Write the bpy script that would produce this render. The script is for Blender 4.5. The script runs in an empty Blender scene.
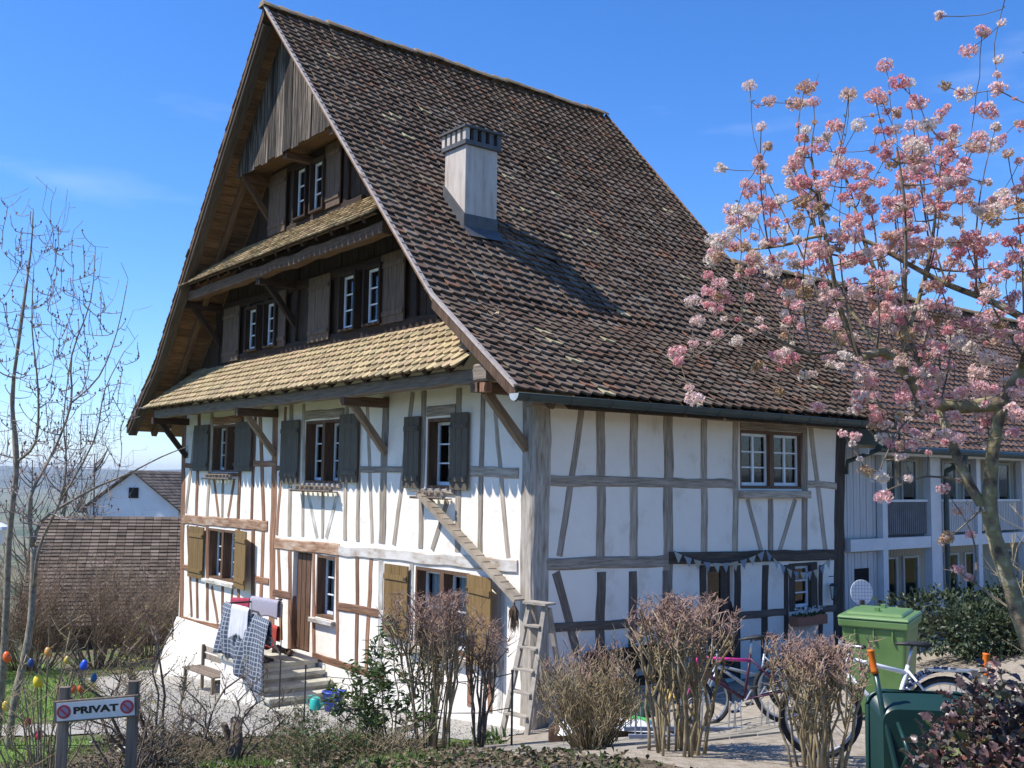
import bpy, math, random
from mathutils import Vector, Matrix, noise
V = Vector
sc = bpy.context.scene
COL = sc.collection
rnd = random.Random(11)
U = rnd.uniform

# ------------------------------------------------------------------ camera
cam_d = bpy.data.cameras.new('camera'); cam = bpy.data.objects.new('camera', cam_d); COL.objects.link(cam)
yaw, pitch, roll = math.radians(52.10), math.radians(5.23), math.radians(-0.76)
fw = V((-math.sin(yaw)*math.cos(pitch), math.cos(yaw)*math.cos(pitch), math.sin(pitch)))
rt = V((math.cos(yaw), math.sin(yaw), 0)); up = rt.cross(fw)
cr = rt*math.cos(roll) - up*math.sin(roll); cu = up*math.cos(roll) + rt*math.sin(roll)
CAM = V((12.209, -9.944, 3.738))
cam.matrix_world = Matrix(((cr.x, cu.x, -fw.x, CAM.x), (cr.y, cu.y, -fw.y, CAM.y), (cr.z, cu.z, -fw.z, CAM.z), (0, 0, 0, 1)))
cam_d.sensor_width = 36; cam_d.lens = 36*1026.4/1024; cam_d.clip_end = 30000; cam_d.clip_start = 0.1
sc.camera = cam
# ------------------------------------------------------------------ sky, sun, exposure
sun_to = V((-0.56, -1.0, 1.60)).normalized()
elev = math.asin(sun_to.z); azim = math.atan2(sun_to.x, sun_to.y)
w = bpy.data.worlds.new('World'); sc.world = w; w.use_nodes = True
wn = w.node_tree.nodes; wl = w.node_tree.links
bg = wn['Background']; sky = wn.new('ShaderNodeTexSky'); sky.sky_type = 'NISHITA'; sky.sun_disc = False
sky.sun_elevation = elev; sky.sun_rotation = azim; sky.altitude = 500; sky.air_density = 1.0; sky.dust_density = 0.3; sky.ozone_density = 4.0
hs = wn.new('ShaderNodeHueSaturation'); hs.inputs['Saturation'].default_value = 1.15
wb = wn.new('ShaderNodeMix'); wb.data_type = 'RGBA'; wb.blend_type = 'MULTIPLY'; wb.inputs[0].default_value = 1; wb.inputs[7].default_value = (1.0, 1.12, 1.40, 1)   # white balance of the sky
wl.new(sky.outputs[0], wb.inputs[6]); wl.new(wb.outputs[2], hs.inputs['Color'])
# thin streaks of high cloud
tc = wn.new('ShaderNodeTexCoord'); mp = wn.new('ShaderNodeMapping'); mp.inputs['Scale'].default_value = (1.2, 1.2, 6.0); mp.inputs['Location'].default_value = (1.7, 0.6, 0.9)
wl.new(tc.outputs['Generated'], mp.inputs[0])
nz = wn.new('ShaderNodeTexNoise'); nz.inputs['Scale'].default_value = 1.6; nz.inputs['Detail'].default_value = 7; nz.inputs['Roughness'].default_value = .55
wl.new(mp.outputs[0], nz.inputs['Vector'])
rp = wn.new('ShaderNodeValToRGB'); rp.color_ramp.elements[0].position = .62; rp.color_ramp.elements[1].position = .95
rp.color_ramp.elements[0].color = (0, 0, 0, 1); rp.color_ramp.elements[1].color = (.30, .30, .30, 1)
wl.new(nz.outputs[0], rp.inputs[0])
mx = wn.new('ShaderNodeMix'); mx.data_type = 'RGBA'; mx.inputs[7].default_value = (9.0, 9.4, 10.0, 1)
wl.new(rp.outputs[0], mx.inputs[0]); wl.new(hs.outputs[0], mx.inputs[6]); wl.new(mx.outputs[2], bg.inputs[0])
bg.inputs[1].default_value = 0.122
sd = bpy.data.lights.new('sun', 'SUN'); sd.energy = 5.0; sd.angle = math.radians(0.53); sd.color = (1, .95, .87)
so = bpy.data.objects.new('sun', sd); COL.objects.link(so); so.rotation_euler = sun_to.to_track_quat('Z', 'Y').to_euler()
so.location = (0, 0, 40)
vs = sc.view_settings; vs.view_transform = 'Standard'; vs.look = 'None'; vs.exposure = 0.44; vs.gamma = 1; vs.use_curve_mapping = False
sc.render.engine = 'CYCLES'; sc.cycles.max_bounces = 6; sc.cycles.transparent_max_bounces = 12

# ------------------------------------------------------------------ materials
def M(name, cols, ns=6, sc3=(1, 1, 1), rough=.8, bump=.25, bd=.01, spec=.3, orand=0., attr=False, metal=0., detail=6, coord='Object', pos=None, bscale=None, trans=0.):
    m = bpy.data.materials.new(name); m.use_nodes = True; nt = m.node_tree; N = nt.nodes; L = nt.links
    b = N['Principled BSDF']; b.inputs['Roughness'].default_value = rough; b.inputs['Metallic'].default_value = metal
    b.inputs['Specular IOR Level'].default_value = spec
    t = N.new('ShaderNodeTexCoord'); mpn = N.new('ShaderNodeMapping'); mpn.inputs['Scale'].default_value = sc3
    L.new(t.outputs[coord], mpn.inputs[0])
    n = N.new('ShaderNodeTexNoise'); n.inputs['Scale'].default_value = ns; n.inputs['Detail'].default_value = detail; n.inputs['Roughness'].default_value = .6
    L.new(mpn.outputs[0], n.inputs['Vector'])
    r = N.new('ShaderNodeValToRGB'); e = r.color_ramp.elements
    while len(e) < len(cols): e.new(.5)
    k = len(cols)
    for i, c in enumerate(cols):
        e[i].position = pos[i] if pos else (.3 + .4*i/max(1, k-1)); e[i].color = (*c, 1)
    L.new(n.outputs[0], r.inputs[0]); out = r.outputs[0]
    if orand > 0 or attr:
        oi = N.new('ShaderNodeObjectInfo'); src = oi.outputs['Random']
        if attr:
            at = N.new('ShaderNodeAttribute'); at.attribute_name = 'rnd'
            ad = N.new('ShaderNodeMath'); ad.operation = 'ADD'; L.new(at.outputs['Fac'], ad.inputs[0]); L.new(src, ad.inputs[1])
            fr = N.new('ShaderNodeMath'); fr.operation = 'FRACT'; L.new(ad.outputs[0], fr.inputs[0]); src = fr.outputs[0]
        mr = N.new('ShaderNodeMapRange'); mr.inputs[3].default_value = 1-orand; mr.inputs[4].default_value = 1+orand; L.new(src, mr.inputs[0])
        h = N.new('ShaderNodeHueSaturation'); L.new(mr.outputs[0], h.inputs['Value']); L.new(out, h.inputs['Color']); out = h.outputs[0]
    L.new(out, b.inputs['Base Color'])
    if bump > 0:
        bp = N.new('ShaderNodeBump'); bp.inputs['Strength'].default_value = bump; bp.inputs['Distance'].default_value = bd
        if bscale:
            n2 = N.new('ShaderNodeTexNoise'); n2.inputs['Scale'].default_value = bscale; n2.inputs['Detail'].default_value = 5; L.new(mpn.outputs[0], n2.inputs['Vector']); L.new(n2.outputs[0], bp.inputs['Height'])
        else: L.new(n.outputs[0], bp.inputs['Height'])
        L.new(bp.outputs[0], b.inputs['Normal'])
    if trans > 0:      # thin leaves and petals let light through
        tr = N.new('ShaderNodeBsdfTranslucent'); L.new(out, tr.inputs['Color']); ms = N.new('ShaderNodeMixShader'); ms.inputs[0].default_value = trans
        L.new(b.outputs[0], ms.inputs[1]); L.new(tr.outputs[0], ms.inputs[2]); L.new(ms.outputs[0], N['Material Output'].inputs[0])
    return m
def ramp_mat(name, stops, rough=.85, bump=.4, ns=14, spec=.2, grime=(.05, .04, .03), gpos=(.45, .75), gmax=.6, trans=0., bd=.01):
    """colour picked per piece (attribute rnd + object random) from a stepped ramp, with grime on top"""
    m = bpy.data.materials.new(name); m.use_nodes = True; nt = m.node_tree; N = nt.nodes; L = nt.links
    b = N['Principled BSDF']; b.inputs['Roughness'].default_value = rough; b.inputs['Specular IOR Level'].default_value = spec
    oi = N.new('ShaderNodeObjectInfo'); at = N.new('ShaderNodeAttribute'); at.attribute_name = 'rnd'
    ad = N.new('ShaderNodeMath'); ad.operation = 'ADD'; L.new(at.outputs['Fac'], ad.inputs[0]); L.new(oi.outputs['Random'], ad.inputs[1])
    fr = N.new('ShaderNodeMath'); fr.operation = 'FRACT'; L.new(ad.outputs[0], fr.inputs[0])
    r = N.new('ShaderNodeValToRGB'); e = r.color_ramp.elements
    while len(e) < len(stops): e.new(.5)
    for i, (p, c) in enumerate(stops): e[i].position = p; e[i].color = (*c, 1)
    L.new(fr.outputs[0], r.inputs[0])
    g = N.new('ShaderNodeNewGeometry'); n = N.new('ShaderNodeTexNoise'); n.inputs['Scale'].default_value = ns; n.inputs['Detail'].default_value = 6
    L.new(g.outputs['Position'], n.inputs['Vector'])
    r2 = N.new('ShaderNodeMapRange'); r2.inputs[1].default_value = gpos[0]; r2.inputs[2].default_value = gpos[1]; r2.inputs[3].default_value = 0; r2.inputs[4].default_value = gmax; L.new(n.outputs[0], r2.inputs[0])
    mxn = N.new('ShaderNodeMix'); mxn.data_type = 'RGBA'; mxn.inputs[7].default_value = (*grime, 1)
    L.new(r2.outputs[0], mxn.inputs[0]); L.new(r.outputs[0], mxn.inputs[6]); L.new(mxn.outputs[2], b.inputs['Base Color'])
    if bump:
        bp = N.new('ShaderNodeBump'); bp.inputs['Strength'].default_value = bump; bp.inputs['Distance'].default_value = bd; L.new(n.outputs[0], bp.inputs['Height']); L.new(bp.outputs[0], b.inputs['Normal'])
    if trans > 0:
        tr = N.new('ShaderNodeBsdfTranslucent'); L.new(mxn.outputs[2], tr.inputs['Color']); ms = N.new('ShaderNodeMixShader'); ms.inputs[0].default_value = trans
        L.new(b.outputs[0], ms.inputs[1]); L.new(tr.outputs[0], ms.inputs[2]); L.new(ms.outputs[0], N['Material Output'].inputs[0])
    return m
def glass_mat():
    m = bpy.data.materials.new('window_glass'); m.use_nodes = True; nt = m.node_tree; N = nt.nodes; L = nt.links
    N.remove(N['Principled BSDF']); t = N.new('ShaderNodeBsdfTransparent'); t.inputs[0].default_value = (.8, .85, .85, 1)
    g = N.new('ShaderNodeBsdfGlossy'); g.inputs['Roughness'].default_value = .03; f = N.new('ShaderNodeFresnel'); f.inputs[0].default_value = 1.55
    x = N.new('ShaderNodeMixShader'); L.new(f.outputs[0], x.inputs[0]); L.new(t.outputs[0], x.inputs[1]); L.new(g.outputs[0], x.inputs[2]); L.new(x.outputs[0], N['Material Output'].inputs[0])
    return m
GR = (10, 10, .8)   # grain runs along local z
mt = {
 'plaster': M('white_plaster', [(.62, .55, .46), (.79, .73, .645), (.83, .775, .69)], ns=1.6, rough=.92, bump=.6, bd=.025, bscale=7, pos=[.28, .43, .7], detail=10),
 'plinth': M('plinth_plaster', [(.58, .53, .46), (.76, .72, .65), (.80, .765, .70)], ns=1.1, rough=.95, bump=.6, bd=.03, bscale=7, pos=[.25, .5, .7]),
 'grey_wood': M('weathered_grey_timber', [(.18, .14, .105), (.34, .285, .225), (.45, .39, .32)], ns=3.2, sc3=GR, rough=.9, bump=.7, bd=.012, orand=.22),
 'red_wood': M('reddish_timber', [(.10, .05, .03), (.23, .12, .07), (.31, .18, .11)], ns=3.2, sc3=GR, rough=.88, bump=.6, bd=.01, orand=.28),
 'pale_wood': M('limewashed_timber', [(.20, .16, .12), (.46, .43, .38), (.66, .64, .60)], ns=2.6, sc3=(6, 6, 1.2), rough=.92, bump=.7, bd=.012, orand=.1),
 'patchy_wood': M('limewash_flaking_timber', [(.26, .17, .11), (.45, .40, .34), (.62, .59, .55)], ns=2.0, sc3=(3, 3, 1.1), rough=.92, bump=.6, bd=.012, pos=[.30, .42, .62]),
 'orange_wood': M('orange_brown_timber', [(.16, .08, .045), (.33, .20, .125), (.46, .37, .29)], ns=2.4, sc3=(5, 5, 1), rough=.9, bump=.6, bd=.012, orand=.1),
 'corner_wood': M('pale_grey_corner_timber', [(.20, .165, .125), (.37, .325, .27), (.50, .45, .385)], ns=2.6, sc3=(8, 8, 1), rough=.92, bump=.8, bd=.014),
 'clay_pale': M('pale_clay', [(.42, .34, .27), (.5, .42, .34)], rough=.9, bump=.1),
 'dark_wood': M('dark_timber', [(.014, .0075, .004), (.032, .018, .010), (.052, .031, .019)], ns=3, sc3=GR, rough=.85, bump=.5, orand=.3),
 'strut_wood': M('tan_strut_timber', [(.13, .085, .05), (.24, .17, .11), (.33, .25, .17)], ns=3, sc3=GR, rough=.88, bump=.5, orand=.15),
 'dark_brown_wood': M('dark_brown_timber', [(.035, .026, .02), (.07, .054, .042), (.10, .08, .063)], ns=3, sc3=GR, rough=.88, bump=.5, orand=.2),  # dark brown tone of lower posts, doors and the left verge rafter
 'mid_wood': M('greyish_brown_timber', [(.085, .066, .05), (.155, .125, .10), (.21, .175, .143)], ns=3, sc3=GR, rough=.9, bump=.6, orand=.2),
 'brown_wood': M('brown_timber', [(.055, .03, .017), (.115, .068, .04), (.165, .102, .062)], ns=3, sc3=GR, rough=.85, bump=.5, orand=.25),
 'soffit_wood': M('soffit_boards', [(.09, .045, .02), (.17, .095, .045), (.22, .13, .07)], ns=3, sc3=GR, rough=.8, bump=.4, orand=.25),
 'eave_wood': M('eave_beam_timber', [(.10, .075, .055), (.19, .15, .115), (.25, .205, .165)], ns=3, sc3=GR, rough=.88, bump=.6, orand=.15),
 'silver_wood': M('silvered_boards', [(.014, .010, .007), (.065, .048, .035), (.20, .165, .13)], ns=2.6, sc3=(14, 14, .5), rough=.92, bump=.8, orand=.6, pos=[.40, .52, .62]),
 'shutter_grey': M('grey_painted_shutter', [(.070, .056, .038), (.105, .086, .062), (.135, .113, .085)], ns=4, sc3=GR, rough=.75, bump=.3, orand=.1),
 'shutter_brown': M('unpainted_shutter', [(.075, .047, .03), (.13, .088, .06), (.18, .128, .09)], ns=3, sc3=GR, rough=.9, bump=.4, orand=.12),
 'shutter_ochre': M('ochre_brown_shutter', [(.135, .083, .028), (.19, .118, .042), (.235, .15, .06)], ns=3, sc3=GR, rough=.7, bump=.3, orand=.08),
 'white_paint': M('white_window_paint', [(.62, .66, .70), (.76, .80, .83)], ns=5, rough=.5, bump=.1),
 'frame_brown': M('window_frame_wood', [(.07, .035, .018), (.13, .07, .04), (.17, .10, .06)], ns=3, sc3=GR, rough=.7, bump=.3, orand=.15),
 'tile': ramp_mat('brown_roof_tile', [(0, (.115, .075, .055)), (.25, (.155, .106, .078)), (.5, (.18, .128, .096)), (.72, (.215, .168, .13)), (.86, (.14, .092, .068)), (.935, (.26, .13, .08)), (.955, (.26, .22, .18)), (.984, (.20, .155, .118)), (.99, (.46, .40, .24))], ns=2.2, gmax=.6, gpos=(.42, .75), grime=(.075, .062, .042)),
 'tile_red': ramp_mat('red_roof_tile', [(0, (.15, .085, .062)), (.4, (.205, .12, .09)), (.8, (.25, .165, .13)), (1, (.18, .105, .08))], ns=9, gmax=.5),
 'pent_tile': ramp_mat('lichen_yellow_tile', [(0, (.30, .225, .125)), (.3, (.40, .31, .175)), (.6, (.44, .35, .19)), (.85, (.41, .285, .18)), (1, (.31, .27, .16))], ns=5, grime=(.16, .125, .075), gmax=.8, gpos=(.42, .72)),
 'ridge': ramp_mat('ridge_tile_mossy', [(0, (.19, .13, .09)), (.5, (.23, .17, .11)), (1, (.15, .12, .07))], ns=8, grime=(.07, .07, .03)),
 'zinc': M('pale_zinc', [(.34, .27, .22), (.50, .42, .36)], ns=8, rough=.55, bump=.1, spec=.5),
 'gutter': M('green_grey_gutter', [(.028, .042, .040), (.045, .065, .062)], ns=5, rough=.5, bump=.05, spec=.45),
 'gutter_end': M('gutter_end_zinc', [(.30, .34, .36), (.42, .46, .48)], ns=5, rough=.5, bump=.05),
 'chimney': M('chimney_render', [(.36, .305, .26), (.50, .44, .385), (.57, .51, .455)], ns=2.5, sc3=(3, 3, .6), rough=.9, bump=.3),
 'slate': M('grey_sheet_flashing', [(.06, .062, .066), (.10, .102, .108)], ns=6, rough=.6, bump=.1, spec=.4),
 'glass': glass_mat(),
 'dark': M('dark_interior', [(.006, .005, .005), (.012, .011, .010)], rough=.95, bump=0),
 'curtain': M('white_curtain', [(.55, .58, .62), (.72, .75, .79)], ns=3, sc3=(12, 12, .3), rough=.9, bump=.3),
 'iron': M('dark_iron', [(.02, .02, .02), (.045, .043, .042)], ns=12, rough=.6, bump=.15, spec=.4),
 'stone': M('step_stone', [(.28, .265, .215), (.44, .42, .35), (.51, .49, .425)], ns=4, rough=.95, bump=.5, bd=.012),
 'terracotta': M('terracotta', [(.30, .12, .07), (.40, .18, .11)], ns=9, rough=.9, bump=.2),
}

# ------------------------------------------------------------------ mesh helpers
class MB:
    def __init__(s): s.v = []; s.f = []; s.r = []
    def add(s, vs_, fs, r=0.):
        o = len(s.v); s.v += [tuple(q) for q in vs_]; s.f += [tuple(i+o for i in f) for f in fs]; s.r += [r]*len(fs); return s
    def box(s, c, d, mat3=None, r=0.):
        x, y, z = d[0]/2, d[1]/2, d[2]/2; c = V(c)
        P = [V(p) for p in ((-x, -y, -z), (x, -y, -z), (x, y, -z), (-x, y, -z), (-x, -y, z), (x, -y, z), (x, y, z), (-x, y, z))]
        if mat3: P = [mat3 @ p for p in P]
        return s.add([c+p for p in P], [(3, 2, 1, 0), (4, 5, 6, 7), (0, 1, 5, 4), (1, 2, 6, 5), (2, 3, 7, 6), (3, 0, 4, 7)], r)
    def bb(s, x0, x1, y0, y1, z0, z1, r=0.):
        return s.box(((x0+x1)/2, (y0+y1)/2, (z0+z1)/2), (abs(x1-x0), abs(y1-y0), abs(z1-z0)), None, r)
    def bar(s, p0, p1, wd, ht, upv=(0, 0, 1), r=0.):
        p0, p1 = V(p0), V(p1); z = (p1-p0); l = z.length; z.normalize(); x = V(upv).cross(z)
        if x.length < 1e-4: x = V((1, 0, 0)).cross(z)
        x.normalize(); y = z.cross(x); m = Matrix((x, y, z)).transposed()
        return s.box((p0+p1)/2, (wd, ht, l), m, r)
    def tube(s, pts, rads, n=6, cap=True, r=0.):
        pts = [V(p) for p in pts]; k = len(pts)
        if isinstance(rads, (int, float)): rads = [rads]*k
        vs_, fs = [], []; ref = V((0, 0, 1)) if abs((pts[-1]-pts[0]).normalized().z) < .9 else V((1, 0, 0))
        for i, p in enumerate(pts):
            t = (pts[min(i+1, k-1)]-pts[max(i-1, 0)])
            if t.length < 1e-9: t = V((0, 0, 1))
            t.normalize(); a = t.cross(ref)
            if a.length < 1e-3: a = t.orthogonal()
            a.normalize(); b = t.cross(a); ref = ref if abs(t.dot(ref)) < .95 else b
            for j in range(n):
                q = 2*math.pi*j/n; vs_.append(p+(a*math.cos(q)+b*math.sin(q))*rads[i])
        for i in range(k-1):
            for j in range(n):
                j2 = (j+1) % n; fs.append((i*n+j, i*n+j2, (i+1)*n+j2, (i+1)*n+j))
        if cap: fs += [tuple(range(n))[::-1], tuple((k-1)*n+j for j in range(n))]
        return s.add(vs_, fs, r)
    def prism(s, poly, vec, r=0.):
        n = len(poly); a = [V(p) for p in poly]; b = [p+V(vec) for p in a]
        return s.add(a+b, [tuple(range(n))[::-1], tuple(range(n, 2*n))]+[(i, (i+1) % n, n+(i+1) % n, n+i) for i in range(n)], r)
    def lathe(s, c, prof, n=16, r=0., axis='z'):
        c = V(c); vs_, fs = [], []
        for (rad, h) in prof:
            for j in range(n):
                q = 2*math.pi*j/n; vs_.append(c+V((rad*math.cos(q), rad*math.sin(q), h)))
        for i in range(len(prof)-1):
            for j in range(n): fs.append((i*n+j, i*n+(j+1) % n, (i+1)*n+(j+1) % n, (i+1)*n+j))
        fs += [tuple(range(n))[::-1], tuple((len(prof)-1)*n+j for j in range(n))]
        return s.add(vs_, fs, r)
    def mesh(s, name, mat, smooth=False):
        me = bpy.data.meshes.new(name); me.from_pydata(s.v, [], s.f)
        if any(s.r):
            a = me.attributes.new('rnd', 'FLOAT', 'FACE'); a.data.foreach_set('value', s.r)
        if smooth: me.polygons.foreach_set('use_smooth', [True]*len(me.polygons))
        if mat: me.materials.append(mt[mat] if isinstance(mat, str) else mat)
        me.update(); return me
    def build(s, name, mat, parent=None, smooth=False, kind=None, label=None):
        return link(name, s.mesh(name, mat, smooth), parent, kind, label)
def link(name, me, parent=None, kind=None, label=None):
    o = bpy.data.objects.new(name, me); COL.objects.link(o); o.parent = parent
    if kind: o['kind'] = kind
    if label: o['label'] = label
    return o
def tag(o, label, cat, group=None):
    o['label'] = label; o['category'] = cat
    if group: o['group'] = group
    return o
def thing(name, label, cat, loc=(0, 0, 0), rz=0., group=None, rot=None):
    o = bpy.data.objects.new(name, None); COL.objects.link(o); o.location = loc; o.rotation_euler = rot or (0, 0, rz); o.empty_display_size = .2
    return tag(o, label, cat, group)
def lerp(a, b, t): return a+(b-a)*t
def bevel(o, wd=.006, seg=2):
    b = o.modifiers.new('bevel', 'BEVEL'); b.width = wd; b.segments = seg; b.limit_method = 'ANGLE'; return o
def timber(name, p0, p1, wd, dp, nrm, mat, parent, jit=.007):
    """hand-hewn beam: own object, local z along its length, local y outwards, edges uneven"""
    p0, p1 = V(p0), V(p1); z = p1-p0; l = z.length; z.normalize(); y = V(nrm).normalized(); x = y.cross(z).normalized(); y = z.cross(x)
    n = max(2, int(l/.3)); mb = MB(); vs_ = []; cut = wd*.1
    prof = [(-wd/2, -dp/2), (wd/2, -dp/2), (wd/2, dp/2-cut), (wd/2-cut, dp/2), (-wd/2+cut, dp/2), (-wd/2, dp/2-cut)]
    ph = U(0, 99)
    for i in range(n+1):
        h = -l/2+l*i/n; ox = noise.noise((ph, h*1.4, 0))*wd*.16
        for (a, b) in prof: vs_.append((a+ox+U(-jit, jit), b+U(-jit, jit)*.4, h))
    k = 6; fs = [tuple(range(k))[::-1], tuple(n*k+j for j in range(k))]
    for i in range(n):
        for j in range(k): fs.append((i*k+j, i*k+(j+1) % k, (i+1)*k+(j+1) % k, (i+1)*k+j))
    mb.add(vs_, fs); o = mb.build(name, mat, parent)
    c = (p0+p1)/2; o.matrix_local = Matrix(((x.x, y.x, z.x, c.x), (x.y, y.y, z.y, c.y), (x.z, y.z, z.z, c.z), (0, 0, 0, 1)))
    return o
def frame(o, u, n): # wall frame: u to the right seen from outside, n outwards, z up
    u, n = V(u), V(n); return lambda a, h, d=0.: V(o)+u*a+n*d+V((0, 0, h))
# ------------------------------------------------------------------ terrain height
def gz(x, y):
    h = .095*x-.03 if x < 0 else (.23*x-.03 if x < 6 else 1.35+.06*(x-6))
    if y < -1.5: h += .07*(-y-1.5)
    if y > 0: h += .05*min(y, 9)*max(0., min(1., (x+3)/3))
    r = math.hypot(x+4, y)
    if r > 30:
        t = min(1., (r-30)/120); h = h*(1-t)+(-14)*t*t*(3-2*t) if r < 150 else -14.
        if r >= 150: h -= 46*min(1., (r-150)/700)
    return max(h, -60.) if r > 30 else h
# ------------------------------------------------------------------ farmhouse: measured timbers (x,z,x,z,width,kind) on the gable, (y,z,...) on the long wall
GT=[(-14.82,5.38,-14.41,0.00,0.33,'p'),(-14.00,4.87,-14.40,2.71,0.21,'b'),(-13.74,5.28,-13.66,2.66,0.21,'p'),(-12.87,5.30,-12.92,2.66,0.21,'p'),(-12.59,3.61,-12.21,2.69,0.16,'b'),(-12.01,3.62,-11.97,2.70,0.15,'p'),(-11.33,3.60,-11.63,2.71,0.16,'b'),(-10.98,5.24,-11.01,2.69,0.19,'p'),(-10.24,5.25,-10.27,2.69,0.17,'p'),(-10.02,5.24,-9.59,2.70,0.20,'p'),(-9.60,2.52,-9.60,0.94,0.20,'p'),(-9.19,5.21,-9.01,0.31,0.34,'p'),(-8.66,5.23,-8.90,2.42,0.15,'b'),(-8.37,5.26,-8.29,2.43,0.20,'p'),(-7.79,5.25,-7.65,2.46,0.14,'p'),(-7.49,3.39,-6.99,2.46,0.15,'b'),(-6.80,3.40,-6.78,2.47,0.13,'p'),(-6.18,3.41,-6.61,2.48,0.15,'b'),(-5.89,5.24,-5.83,2.48,0.16,'p'),(-5.45,5.22,-5.32,2.49,0.16,'p'),(-5.12,5.22,-4.77,2.48,0.15,'b'),(-4.39,5.22,-4.43,2.50,0.28,'p'),(-3.47,5.26,-4.00,2.49,0.17,'b'),(-3.11,5.26,-3.11,2.49,0.18,'p'),(-2.30,3.35,-2.75,2.48,0.15,'b'),(-2.01,5.24,-1.98,2.50,0.19,'p'),(-1.33,5.23,-1.35,2.50,0.14,'p'),(-1.05,5.22,-0.61,2.49,0.13,'b'),(-14.25,2.40,-13.68,0.11,0.18,'b'),(-13.59,2.41,-13.32,0.13,0.17,'p'),(-12.91,2.44,-12.65,0.15,0.19,'p'),(-12.45,1.00,-11.99,0.16,0.17,'b'),(-11.79,1.06,-11.70,0.17,0.16,'p'),(-11.18,1.11,-11.33,0.17,0.15,'b'),(-10.96,2.50,-10.76,0.17,0.17,'p'),(-10.17,2.56,-9.97,0.19,0.21,'p'),(-8.80,2.19,-8.50,0.21,0.18,'b'),(-8.23,2.22,-8.08,0.01,0.19,'p'),(-7.13,2.19,-6.99,0.07,0.14,'p'),(-6.13,2.23,-6.00,0.11,0.12,'p'),(-5.32,2.22,-5.25,0.11,0.15,'p'),(-4.80,2.20,-4.89,0.09,0.16,'b'),(-4.44,2.19,-4.40,0.09,0.20,'p'),(-3.38,2.20,-3.32,0.02,0.15,'p'),(-0.73,2.20,-0.76,0.12,0.15,'p'),(-1.58,0.79,-1.56,0.06,0.14,'p'),(-1.01,0.69,-1.02,0.07,0.13,'p'),(-14.54,3.95,-13.83,3.94,0.13,'r'),(-10.24,3.99,-9.02,3.97,0.15,'r'),(-9.01,3.89,-8.66,3.89,0.11,'r'),(-5.32,3.87,-3.62,3.86,0.12,'r'),(-1.65,3.84,-0.36,3.82,0.18,'r'),(-14.60,2.55,-9.37,2.60,0.25,'r'),(-8.96,2.24,-6.03,2.27,0.25,'r'),(-6.03,2.27,-0.35,2.38,0.22,'R'),(-14.45,1.31,-14.03,1.31,0.13,'r'),(-9.96,1.38,-9.22,1.39,0.15,'r'),(-8.97,1.17,-8.12,1.18,0.16,'r'),(-6.04,1.18,-4.44,1.22,0.17,'r'),(-4.44,1.22,-4.15,1.22,0.14,'r'),(-14.30,-0.01,-10.91,0.10,0.14,'r'),(-7.03,0.08,-4.24,0.05,0.17,'r')]
LT=[(1.00,4.93,0.54,2.54,0.16,'b'),(1.39,4.93,1.41,2.48,0.24,'p'),(2.13,4.92,2.15,2.47,0.22,'p'),(2.96,4.92,2.95,1.06,0.29,'p'),(3.87,4.91,3.86,2.48,0.21,'p'),(4.72,4.90,4.69,2.45,0.19,'p'),(6.77,4.85,6.71,2.40,0.22,'p'),(6.95,4.86,7.37,2.38,0.18,'b'),(7.96,4.85,7.74,0.46,0.43,'p'),(5.03,3.41,5.43,2.44,0.14,'b'),(5.70,3.41,5.69,2.43,0.18,'p'),(6.45,3.41,5.94,2.42,0.15,'b'),(0.47,2.30,0.93,1.00,0.21,'b'),(1.41,2.26,1.41,0.42,0.24,'p'),(2.13,2.24,2.11,0.34,0.23,'p'),(2.94,2.22,2.94,0.24,0.29,'p'),(3.83,2.27,3.82,0.31,0.21,'p'),(4.74,2.23,4.72,0.21,0.22,'p'),(5.52,2.20,5.47,0.13,0.23,'p'),(6.14,2.18,6.12,0.79,0.15,'p'),(7.23,2.13,7.17,0.71,0.16,'p'),(0.25,3.71,4.70,3.68,0.22,'r'),(6.79,3.69,7.76,3.67,0.18,'r'),(0.27,2.42,2.95,2.38,0.25,'r'),(2.95,2.42,7.66,2.32,0.23,'D'),(0.28,1.47,2.95,1.38,0.19,'r'),(2.95,1.38,3.75,1.35,0.18,'r'),(4.75,1.34,6.10,1.31,0.18,'r'),(7.21,1.29,7.67,1.28,0.17,'r')]
house = thing('farmhouse', 'large half-timbered farmhouse with steep brown tiled roof and white plaster walls', 'house')
WL = -14.62; LL = 7.82
def roof_z(x):           # right slope, eave to ridge; kick towards the eave
    return 5.0+(.95-x)*.749 if x > -1.16 else 6.58-(x+1.16)*1.1
XR = -7.54
def roof_zz(x): return roof_z(x) if x > XR else roof_z(2*XR-x)
ZR = roof_z(XR)
def verge_y(z): return -1.12-.22*(z-5)/8.6

def wall_holes(name, F, u0, u1, z0, z1, holes, mat, parent, dep=.32, wob=.0):
    us = sorted({u0, u1, *[h[0] for h in holes], *[h[1] for h in holes]}); zs = sorted({z0, z1, *[h[2] for h in holes], *[h[3] for h in holes]})
    mb = MB()
    for i in range(len(us)-1):
        for j in range(len(zs)-1):
            a, b, c, d = us[i], us[i+1], zs[j], zs[j+1]
            if any(a >= h[0]-1e-6 and b <= h[1]+1e-6 and c >= h[2]-1e-6 and d <= h[3]+1e-6 for h in holes): continue
            mb.add([F(a, c), F(b, c), F(b, d), F(a, d)], [(0, 1, 2, 3)])
    for (a, b, c, d) in holes:
        for (p, q, r_, s_) in ((a, c, b, c), (b, c, b, d), (b, d, a, d), (a, d, a, c)):
            mb.add([F(p, q), F(r_, s_), F(r_, s_, -dep), F(p, q, -dep)], [(0, 1, 2, 3)])
    return mb.build(name, mat, parent)
FG = frame((0, 0, 0), (1, 0, 0), (0, -1, 0)); FL = frame((0, 0, 0), (0, 1, 0), (1, 0, 0))

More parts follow.
